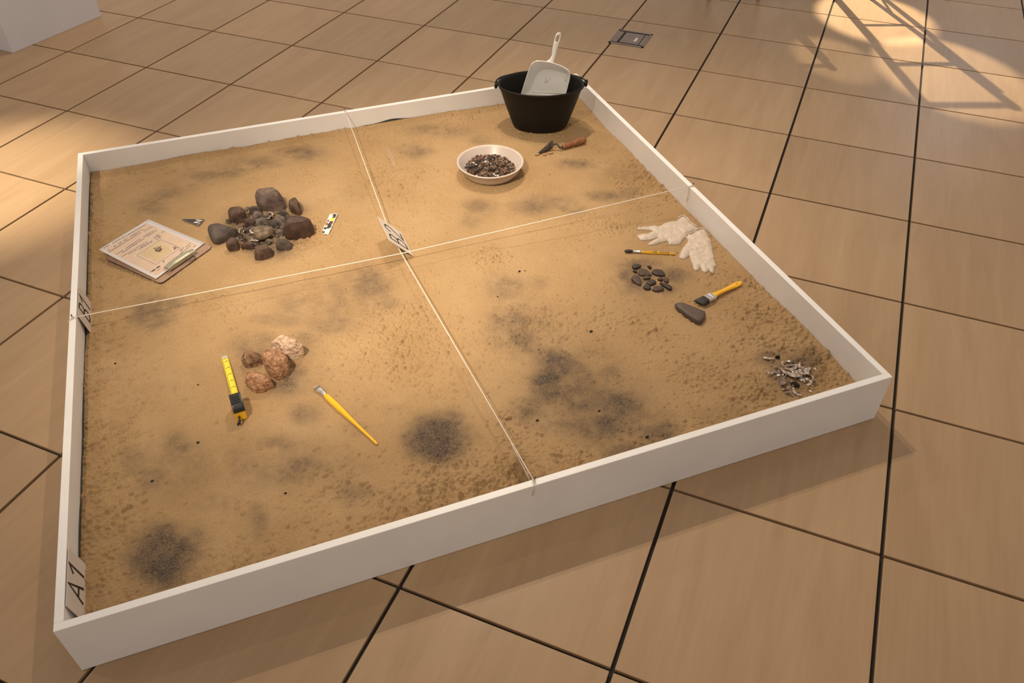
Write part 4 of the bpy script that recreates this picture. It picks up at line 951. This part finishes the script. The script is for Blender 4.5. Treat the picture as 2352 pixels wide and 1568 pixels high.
# ================================================================== GLOVES
def glove(pts, label, seed, hmax=.0075):
    poly = [ats(*q, .004) for q in P(PEB, pts)]
    n0 = len(poly)
    # smooth the outline
    out = []
    for i in range(n0):
        a, b_, c_, d_ = poly[i - 1], poly[i], poly[(i + 1) % n0], poly[(i + 2) % n0]
        for t in (0, .25, .5, .75):
            out.append(.5 * ((2 * b_) + (c_ - a) * t + (2 * a - 5 * b_ + 4 * c_ - d_) * t * t + (3 * b_ - a - 3 * c_ + d_) * t ** 3))
    P2 = np.array([(v.x, v.y) for v in out]); n1 = len(P2)
    lo_, hi_ = P2.min(0), P2.max(0); st2 = .0036; g_ = random.Random(seed)
    A0, A1 = P2, np.roll(P2, -1, 0); dd = A1 - A0; ll = (dd ** 2).sum(1) + 1e-12
    def dist(p):
        t = np.clip(((p - A0) * dd).sum(1) / ll, 0, 1); c_ = A0 + dd * t[:, None]; return math.sqrt(((p - c_) ** 2).sum(1).min())
    def inside(p):
        x, y = p; c_ = False
        for i in range(n1):
            (x0, y0), (x1, y1) = P2[i], P2[(i + 1) % n1]
            if (y0 > y) != (y1 > y) and x < (x1 - x0) * (y - y0) / (y1 - y0) + x0: c_ = not c_
        return c_
    inner = []
    for x in np.arange(lo_[0], hi_[0], st2):
        for y in np.arange(lo_[1], hi_[1], st2):
            p = np.array((x + g_.uniform(-.0008, .0008), y + g_.uniform(-.0008, .0008)))
            if inside(p) and dist(p) > .0016: inner.append(p)
    pts2 = [Vector((float(a), float(b_))) for a, b_ in P2] + [Vector((float(a), float(b_))) for a, b_ in inner]
    r_ = delaunay_2d_cdt(pts2, [], [list(range(n1))], 1, 1e-6)
    V_, F_ = [], []
    for v in r_[0]:
        d_ = dist(np.array((v.x, v.y)))
        z = hmax * (1 - math.exp(-d_ / .0075)) + .0022 * noise.noise(Vector((v.x * 75, v.y * 75, seed))) * min(1, d_ / .008) + .0014 * abs(noise.noise(Vector((v.x * 150, v.y * 90, seed + 5)))) * min(1, d_ / .006)
        V_.append(Vector((v.x, v.y, zs(v.x, v.y) + .0015 + z)))
    nv = len(V_); F_ = [list(f) for f in r_[2]]
    V_ += [Vector((v.x, v.y, zs(v.x, v.y) + .0004)) for v in V_[:nv]]
    F2 = F_ + [[i + nv for i in f][::-1] for f in F_]
    ec = {}
    for f in F_:
        for i in range(len(f)): e_ = (f[i], f[(i + 1) % len(f)]); ec[tuple(sorted(e_))] = ec.get(tuple(sorted(e_)), []) + [e_]
    for k_, l_2 in ec.items():
        if len(l_2) == 1: a, b_ = l_2[0]; F2.append([b_, a, a + nv, b_ + nv])
    return thing1('latex_glove', V_, F2, M_glove, label, 'glove', 'pair of latex gloves', True)
g1 = [(850,160),(915,125),(970,155),(1005,215),(1095,265),(1105,290),(1040,320),(965,360),(940,400),(900,445),(870,480),(790,490),(735,480),(725,445),(640,462),(560,490),(500,490),(480,480),(530,440),(605,400),(520,425),(450,435),(390,430),(355,398),(345,372),(400,355),(480,350),(535,318),(470,308),(380,305),(350,290),(360,275),(450,265),(540,255),(620,255),(680,225),(760,205),(840,190)]
g2 = [(950,370),(1040,335),(1110,290),(1160,290),(1205,320),(1225,390),(1260,430),(1275,520),(1300,640),(1315,710),(1335,745),(1310,770),(1300,835),(1270,840),(1235,805),(1215,830),(1180,835),(1145,805),(1128,770),(1110,800),(1075,812),(1045,790),(1030,740),(990,620),(998,585),(975,640),(930,665),(870,650),(870,610),(910,530),(970,450),(955,400)]
gl1 = glove(g1, 'white latex glove whose fingers point to the left', 1)
gl2 = glove(g2, 'white latex glove whose fingers point towards the camera', 2)
def cuff_roll(pa, pts, parent):
    L2 = [ats(*q, .0085) for q in P(PEB, pts)]
    mesh('cuff_roll', *tube([v - parent.location for v in L2], .0022, 8), M_glove, parent, True)
cuff_roll(None, [(850,165),(880,145),(915,130),(965,160),(1003,218),(1050,245),(1092,268)], gl1)
cuff_roll(None, [(953,372),(1000,352),(1040,337),(1080,312),(1110,293),(1160,293),(1202,322)], gl2)

# ================================================================== BUCKET, DUSTPAN
bcn = ats(1240, 289); bz = zs(bcn.x, bcn.y)
bk = empty('bucket', (bcn.x, bcn.y, bz), 'black rubber bucket in the far right corner of the sand', 'bucket')
BR, BB_, BH = .170, .108, .184
n = 64
prof = [(.0001, .002), (BB_ - .01, .002), (BB_, .006), (BB_ + .004, .014), (BB_ + (BR - BB_) * .5, BH * .5), (BR - .006, BH - .012), (BR, BH - .010), (BR + .0015, BH - .003), (BR - .001, BH), (BR - .005, BH - .002), (BR - .010, BH - .012), (BB_ + (BR - BB_) * .5 - .006, BH * .5), (BB_ - .004, .018), (.0001, .014)]
rgt = Vector((RC[0][0], RC[0][1], 0)).normalized(); fwd = Vector((-rgt.y, rgt.x, 0)); OV = .69
mesh('body', *xf(lathe(prof, 64, 1.0, OV), frame(Vector(), rgt, fwd)), M_black, bk, True)
for s_ in (-1, 1):
    c_ = rgt * s_ * (BR + .004)
    Mx = frame(c_ + Vector((0, 0, BH - .006)), rgt * s_, fwd)
    ear = mesh('ear', *xf(join(box_vf(.002, 0, .003, .012, .026, .018, .003), xf(lathe([(.0001, .010), (.005, .009), (.006, 0)], 12), Matrix.Translation((.004, 0, .008)))), Mx), M_black, bk)
arc = [rgt * math.cos(a) * (BR + .006) + fwd * math.sin(a) * (BR * OV + .003) + Vector((0, 0, BH + .003 - .012 * math.sin(a))) for a in np.linspace(0.02, math.pi - .02, 40)]
mesh('bail_handle', *tube(arc, .0032, 8), M_black, bk, True)

# dustpan standing in the bucket, facing the camera
cdir = (Vector(EYE) - Vector((bcn.x, bcn.y, .3))).normalized()
tilt_up = (Vector((0, 0, 1)) - cdir * cdir.z).normalized()
tilt_up = (tilt_up + rgt * .045).normalized()
ptop = atz(1263, 146, 0.36)
# choose the point on that view ray above the bucket centre line
dr = Vector(ray(1263, 146)).normalized(); tpar = ((Vector((bcn.x, bcn.y, 0)) + fwd * .045 - Vector(EYE)).dot(fwd)) / dr.dot(fwd); ptop = Vector(EYE) + dr * tpar
nrm = (cdir - tilt_up * cdir.dot(tilt_up)).normalized()
MD = frame(ptop, tilt_up.cross(nrm), tilt_up)   # x right, y up, z to the viewer
scl = (ptop - Vector(EYE)).length / FPX
def d2(x, y):   # picture offset from the top centre of the pan -> local metres
    return ((1080 + x * .17223 - 1263) * scl, -(60 + y * .17223 - 146) * scl)
dp = empty('dustpan', (bcn.x, bcn.y, bz + .02), 'white plastic dustpan standing upright in the black bucket', 'dustpan')
rim = [d2(*q) for q in ((725, 915), (790, 650), (815, 570), (835, 525), (870, 493), (930, 480), (1060, 487), (1180, 515), (1260, 545), (1305, 580), (1322, 640), (1305, 760), (1285, 900))]
flr = [d2(*q) for q in ((760, 915), (830, 830), (868, 730), (905, 640), (935, 600), (975, 575), (1060, 565), (1170, 575), (1230, 590), (1275, 610), (1290, 660), (1285, 770), (1270, 900))]
# carry the pan on down into the bucket
rim = [(rim[0][0] - .016, rim[0][1] - .085)] + rim + [(rim[-1][0] - .004, rim[-1][1] - .085)]
flr = [(flr[0][0] - .014, flr[0][1] - .085)] + flr + [(flr[-1][0] - .002, flr[-1][1] - .085)]
def catmull(pl, k_):
    out = []; n_ = len(pl)
    for i in range(n_ - 1):
        a, b_, c_, d_ = (np.array(pl[max(i - 1, 0)]), np.array(pl[i]), np.array(pl[i + 1]), np.array(pl[min(i + 2, n_ - 1)]))
        for t in np.arange(k_) / k_: out.append(tuple(.5 * ((2 * b_) + (c_ - a) * t + (2 * a - 5 * b_ + 4 * c_ - d_) * t * t + (3 * b_ - a - 3 * c_ + d_) * t ** 3)))
    return out + [tuple(pl[-1])]
rim = catmull(rim, 4); flr = catmull(flr, 4)
m = len(rim); V_ = []; F_ = []
dep = [.004] + [.012 + .034 * min(1, i / 4) for i in range(m - 2)] + [.004]
for j in range(m):
    dz_ = .004 + .034 * max(0.0, min(1.0, (rim[j][1] + .15) / .13))
    ox_, oy_ = (rim[j][0] - flr[j][0]), (rim[j][1] - flr[j][1])
    V_ += [Vector((rim[j][0] * 1.02, rim[j][1] + (.002 if 15 < j < m - 16 else 0), dz_)), Vector((rim[j][0], rim[j][1], dz_ + .0015)), Vector((rim[j][0] * .985, rim[j][1] - (.003 if 15 < j < m - 16 else 0), dz_)), Vector((flr[j][0], flr[j][1], .004)), Vector((flr[j][0] * .96, flr[j][1] - .004, .0015)), Vector((rim[j][0] * .98, rim[j][1], -.002))]
for j in range(m - 1):
    for k_ in range(4): F_.append([j * 6 + k_, (j + 1) * 6 + k_, (j + 1) * 6 + k_ + 1, j * 6 + k_ + 1])
    F_.append([j * 6 + 5, (j + 1) * 6 + 5, (j + 1) * 6, j * 6])
# floor of the pan: rows bridging the two sides
h2 = m // 2
ring_f = [j * 6 + 4 for j in range(m)]; F_.append(ring_f)
ring_b = [j * 6 + 5 for j in range(m)]; F_.append(ring_b[::-1])
F_.append([0, 1, 2, 3, 4, 5]); F_.append([(m - 1) * 6 + k_ for k_ in range(6)][::-1])
pan = recalc(mesh('pan', *xf((V_, F_), MD), M_pan, dp, True, True)); pan.data.set_sharp_from_angle(angle=math.radians(40))
for zz_, a_, b_2 in ((.0030, (860, 850), (1260, 850)), (.0030, (840, 880), (1262, 880))):
    A_ = d2(*a_); B_ = d2(*b_2)
    mesh('floor_ridge', *xf(tube([Vector((A_[0], A_[1], .0018)), Vector((B_[0], B_[1], .0018))], .0022, 8), MD), M_pan, dp, True, True)
for a_, b_2, c_2 in (((1015, 600), (1030, 650), (1020, 730)), ((1065, 610), (1080, 660), (1035, 730)), ((1240, 620), (1270, 650), (1275, 700))):
    mesh('floor_ridge', *xf(tube([Vector((*d2(*q), .0018)) for q in (a_, b_2, c_2)], .0020, 8), MD), M_pan, dp, True, True)
# handle: flat bar with a long hanging hole, built around the hole
hl = [(1050, 492, 70), (1085, 450, 36), (1105, 400, 30), (1110, 340, 37), (1122, 270, 42), (1132, 215, 42), (1141, 165, 40), (1147, 138, 26), (1149, 130, 10)]
V_, F_, GP = [], [], []
ysn = np.linspace(495, 130, 60)
for y in ysn:
    cx = np.interp(-y, [-a for _, a, _ in hl], [a for a, _, _ in hl]); w = np.interp(-y, [-a for _, a, _ in hl], [a for _, _, a in hl]) * .5 * 2.0 * .5 * 1.75
    g_ = 20 * math.sqrt(max(0, 1 - ((y - 204) / 40) ** 4)) if abs(y - 204) < 40 else 0
    GP.append(g_)
    z0_ = .020 + .012 * (495 - y) / 365
    for s_ in (-1, 1):
        xo = d2(cx + s_ * w, y); xi = d2(cx + s_ * g_, y)
        V_ += [Vector((*xi, z0_ + .004)), Vector((xi[0] + (xo[0] - xi[0]) * .7, xo[1], z0_ + .004)), Vector((*xo, z0_)), Vector((xi[0] + (xo[0] - xi[0]) * .7, xo[1], z0_ - .004)), Vector((*xi, z0_ - .004))]
for i in range(len(ysn) - 1):
    for s_ in (0, 5):
        for j in range(4): F_.append([i * 10 + s_ + j, i * 10 + s_ + j + 1, (i + 1) * 10 + s_ + j + 1, (i + 1) * 10 + s_ + j])
        if GP[i] + GP[i + 1] > 0: F_.append([i * 10 + s_ + 4, i * 10 + s_, (i + 1) * 10 + s_, (i + 1) * 10 + s_ + 4])
weld(mesh('handle', *xf((V_, F_), MD), M_pan, dp, True, True))

# ================================================================== BOWL OF FRAGMENTS
bc = (ats(1045, 372, .045) + ats(1196, 372, .045)) / 2; bc = Vector((.405, .440, 0)); bz2 = zs(bc.x, bc.y)
bw = empty('bowl', (bc.x, bc.y, bz2), 'round white plastic bowl filled with broken fragments beside the trowel', 'bowl')
BRD = .122
prof = [(.0001, .001), (.085, .001), (.093, .004), (.108, .020), (BRD - .004, .045), (BRD, .047), (BRD + .001, .049), (BRD - .001, .051), (BRD - .006, .050), (BRD - .009, .046), (.101, .022), (.088, .008), (.080, .005), (.0001, .0045)]
mesh('body', *lathe(prof, 64), M_bowl, bw, True)
FRM = []
for i in range(9):
    vf = chip_vf(i + 70, 1.0, .5); me_ = bpy.data.meshes.new('fragment'); me_.from_pydata([tuple(v) for v in vf[0]], [], vf[1]); me_.materials.append(M_frag[i % 3]); FRM.append(me_)
WHM = []
for i in range(3):
    vf = chip_vf(i + 90, 1.0, .5); me_ = bpy.data.meshes.new('white_fragment'); me_.from_pydata([tuple(v) for v in vf[0]], [], vf[1]); me_.materials.append(M_shellw); WHM.append(me_)
rf = random.Random(21)
MC_ = bc + Vector((-.006, -.002, bz2))
heap = lambda r: .026 + .018 * max(0, 1 - (r / .095) ** 2)
# a low core of packed crumbs under the loose pieces
cv, cf = lathe([(.0001, .030), (.03, .029), (.058, .024), (.078, .016), (.081, .011), (.078, .0065), (.0001, .0065)], 32)
cv = [v + Vector((0, 0, .006 * noise.noise(v * 60))) if v.z > .013 else v for v in cv]
co = mesh('fragment_bed', cv, cf, M_frag[0], None); co.location = MC_ - Vector((0, 0, .0)); tag(co, 'bed of packed brown crumbs under the fragments in the bowl', 'fragments', kind='stuff')
k = 0
while k < 235:
    r = .096 * math.sqrt(rf.random()); a = rf.uniform(0, 6.283)
    s_ = rf.uniform(.0055, .0115)
    off = Vector((-.010 + r * math.cos(a), -.004 + r * math.sin(a), 0)); rb2 = off.length
    z_ = (.020 + .026 * max(0, 1 - (r / .098) ** 2)) + rf.uniform(-.003, .005)
    if rb2 + s_ * .9 > .089 + .55 * (z_ - .010): continue
    put('fragment', FRM[k % 9], Vector((bc.x, bc.y, bz2)) + off + Vector((0, 0, z_)), (rf.uniform(-.7, .7), rf.uniform(-.7, .7), rf.uniform(0, 6)), s_, 'dark brown broken fragment heaped in the white bowl', 'fragment', 'brown fragments in the bowl')
    k += 1
for (x, y, s_) in ((440, 548, .008), (480, 575, .010), (560, 510, .010), (620, 530, .012), (660, 535, .008), (790, 525, .010), (700, 560, .006), (755, 570, .006), (520, 600, .007), (610, 625, .007), (715, 605, .008), (745, 715, .009), (780, 735, .010), (490, 735, .005), (810, 740, .006), (530, 430, .006), (400, 545, .005), (730, 490, .006)):
    p = atz(1020 + x * .15306, 290 + y * .15306, bz2 + .046)
    put('white_fragment', WHM[rf.randrange(3)], p, (rf.uniform(-.5, .5), rf.uniform(-.5, .5), rf.uniform(0, 6)), s_ * .72, 'white shell chip on top of the fragments in the bowl', 'fragment', 'white chips in the bowl')
for i, (x0, y0, x1, y1) in enumerate(((305, 625, 520, 590), (450, 680, 600, 625), (650, 500, 760, 470))):
    zz2 = bz2 + .047; a = atz(1020 + x0 * .15306, 290 + y0 * .15306, zz2); b_ = atz(1020 + x1 * .15306, 290 + y1 * .15306, zz2 + .001)
    vf = tube([a, a.lerp(b_, .3) + Vector((0, 0, .002)), a.lerp(b_, .7) + Vector((0, 0, .002)), b_], [.003, .0048, .0046, .003], 7)
    thing1('sherd', vf[0], vf[1], M_frag[2], ('long dark sherd at the left of the bowl', 'long dark sherd in the middle of the bowl', 'dark sherd at the far side of the fragments in the bowl', 'brown sherd at the near edge of the fragments in the bowl')[i], 'sherd', 'long sherds in the bowl', True)

# ================================================================== TROWEL
hA = ats(*P(BOWLC, [(1778, 312)])[0], .012); hB = ats(*P(BOWLC, [(2120, 195)])[0], .014)
tr = empty('trowel', ats(1262, 345), 'pointing trowel with a worn wooden handle stuck in the sand before the bucket', 'trowel')
Mh = frame(hA, hB - hA, Vector((0, 0, 1)).cross(hB - hA)); Lh = (hB - hA).length
mesh('handle', *xf(sweep([(0, .0075, .0075, 0), (.004, .0088, .0088, 0), (Lh * .35, .0115, .0115, 0), (Lh * .7, .0138, .0138, 0), (Lh * .9, .0132, .0132, 0), (Lh * .98, .0095, .0095, 0), (Lh, .003, .003, 0)], 18), Mh), M_wood, tr, True, True)
s0 = hA; s3 = ats(*P(BOWLC, [(1640, 275)])[0], .022)
s1 = hA + (hA - hB).normalized() * .012; s2 = ats(*P(BOWLC, [(1690, 262)])[0], .024)
mesh('shank', *tube([s0, s1, s1.lerp(s2, .6), s2, s3], [.0045, .0042, .0038, .0038, .0042], 8), M_iron, tr, True, True)
bt = ats(*P(BOWLC, [(1330, 468)])[0], -.004); bu = ats(*P(BOWLC, [(1625, 205)])[0], .038); blw = ats(*P(BOWLC, [(1600, 400)])[0], -.010); bh = s3
ctr = (bt + bh) / 2; nb_ = (bu - bt).cross(blw - bt).normalized() * .0009
V_ = [bt + nb_, bu + nb_, bh + nb_ * 2, blw + nb_, bt - nb_, bu - nb_, bh - nb_ * 2, blw - nb_]
recalc(mesh('blade', V_, [[0, 1, 2], [0, 2, 3], [4, 6, 5], [4, 7, 6], [0, 4, 5, 1], [1, 5, 6, 2], [2, 6, 7, 3], [3, 7, 4, 0]], M_iron, tr, False, True))
for i, (x, y, s_) in enumerate(((1590, 400, .012), (1510, 420, .010), (1400, 420, .010), (1620, 350, .009))):
    p = ats(1020 + x * .15306, 290 + y * .15306, .004); vf = chip_vf(700 + i, s_, .6)
    thing1('sand_lump', [v + p for v in vf[0]], vf[1], M_sand_lump, ('sand lump below the trowel blade', 'sand lump at the middle of the trowel blade', 'sand lump near the trowel tip', 'sand lump beside the trowel heel')[i], 'sand lump', 'sand lumps by the trowel')

# stray thread on the far sand
tp = [ats(740 + a * .2424, 220 + b_ * .2424, .004) for a, b_ in ((610, 490), (640, 570), (672, 640), (684, 662), (690, 645), (665, 580), (632, 505))]
vf = tube(tp, .0007, 5); thing1('loose_thread', vf[0], vf[1], M_string, 'thin bent thread lying on the far sand right of the string', 'thread', None, True)

# ================================================================== AROUND THE BOX
# floor outlet box
q4 = [Vector(atz(1380 + a * .068, 40 + b_ * .068, 0)) for a, b_ in ((280, 830), (1390, 1060), (1740, 600), (640, 400))]
c = sum(q4, Vector()) / 4; fb = empty('floor_outlet_box', (c.x, c.y, 0), 'square metal floor outlet box set in the floor beyond the bucket', 'floor box', rot=(0, 0, TA))
sx = .185; sy = .195; zt_ = .0012
mesh('frame', *join(box_vf(0, -sy / 2 + .008, zt_, sx, .016, .0024), box_vf(0, sy / 2 - .006, zt_, sx, .012, .0024), box_vf(-sx / 2 + .005, 0, zt_, .010, sy, .0024), box_vf(sx / 2 - .005, 0, zt_, .010, sy, .0024)), M_boxsteel, fb)
mesh('gap', *box_vf(0, 0, .0004, sx - .016, sy - .02, .0008), M_boxdark, fb)
mesh('lid', *box_vf(.010, 0, .0016, sx * .56, sy * .72, .0016, .0004), M_boxsteel, fb)
mesh('hinge_plate', *box_vf(sx * .375, 0, .0016, sx * .13, sy * .72, .0016, .0004), M_boxsteel, fb)
mesh('cable_flap', *box_vf(-sx * .37, 0, .0016, sx * .15, sy * .74, .0016, .0004), M_boxsteel, fb)
mesh('finger_grip', *box_vf(.030, -.010, .0026, .014, .05, .0008, .0003), M_paper, fb)

# white plinth at the upper left
pA, pB = Vector((-1.388, 2.54, 0)), Vector((-.976, 2.928, 0)); ex = (pB - pA); Lp = ex.length; ex.normalize(); ey = Vector((-ex.y, ex.x, 0))
pl = empty('display_plinth', (pA + ex * Lp / 2 + ey * Lp / 2), 'white display plinth standing at the upper left edge', 'plinth', rot=(0, 0, math.atan2(ex.y, ex.x)))
mesh('body', *box_vf(0, 0, .46, Lp, Lp, .92, .002), M_plinth, pl)
mesh('top_plate', *box_vf(0, 0, .932, Lp + .02, Lp + .02, .024, .002), M_plinth, pl)

# two open wooden stands whose feet touch the upper edge of the picture
def stand(name, feet, h, rungs, label):
    f = [Vector((x, y, 0)) for x, y in feet]; c_ = sum(f, Vector()) / 4
    e_ = empty(name, c_, label, 'stand', 'open stands beyond the sand box')
    tops = [f[0] + Vector((0, 0, h)), f[1] + Vector((0, 0, h)), f[1].lerp(f[2], .10) + Vector((0, 0, h * .96)), f[0].lerp(f[3], .10) + Vector((0, 0, h * .96))]
    for v, t in zip(f, tops): mesh('leg', *tube([v, v.lerp(t, .5), t], .015, 4), M_stool, e_, False, True)
    for hh in rungs:
        a, b_2 = f[0].lerp(tops[0], hh), f[1].lerp(tops[1], hh); mesh('rung', *tube([a, b_2], .011, 6), M_stool, e_, True, True)
    for i, k2 in ((1, 2), (0, 3)):
        a, b_2 = f[i].lerp(tops[i], .3), f[k2].lerp(tops[k2], .3); mesh('side_rail', *tube([a, b_2], .008, 6), M_stool, e_, True, True)
    return e_
stand('wooden_stand', ((2.969, 1.745), (3.163, 1.673), (3.34, 2.02), (3.12, 2.10)), 1.09, (.44, .78, .985), 'dark-footed wooden stand at the top edge, the right one of two')
stand('wooden_stand', ((2.289, 1.997), (2.554, 1.898), (2.70, 2.24), (2.42, 2.34)), .80, (.35, .6, .97), 'dark-footed wooden stand at the top edge, the left one of two')
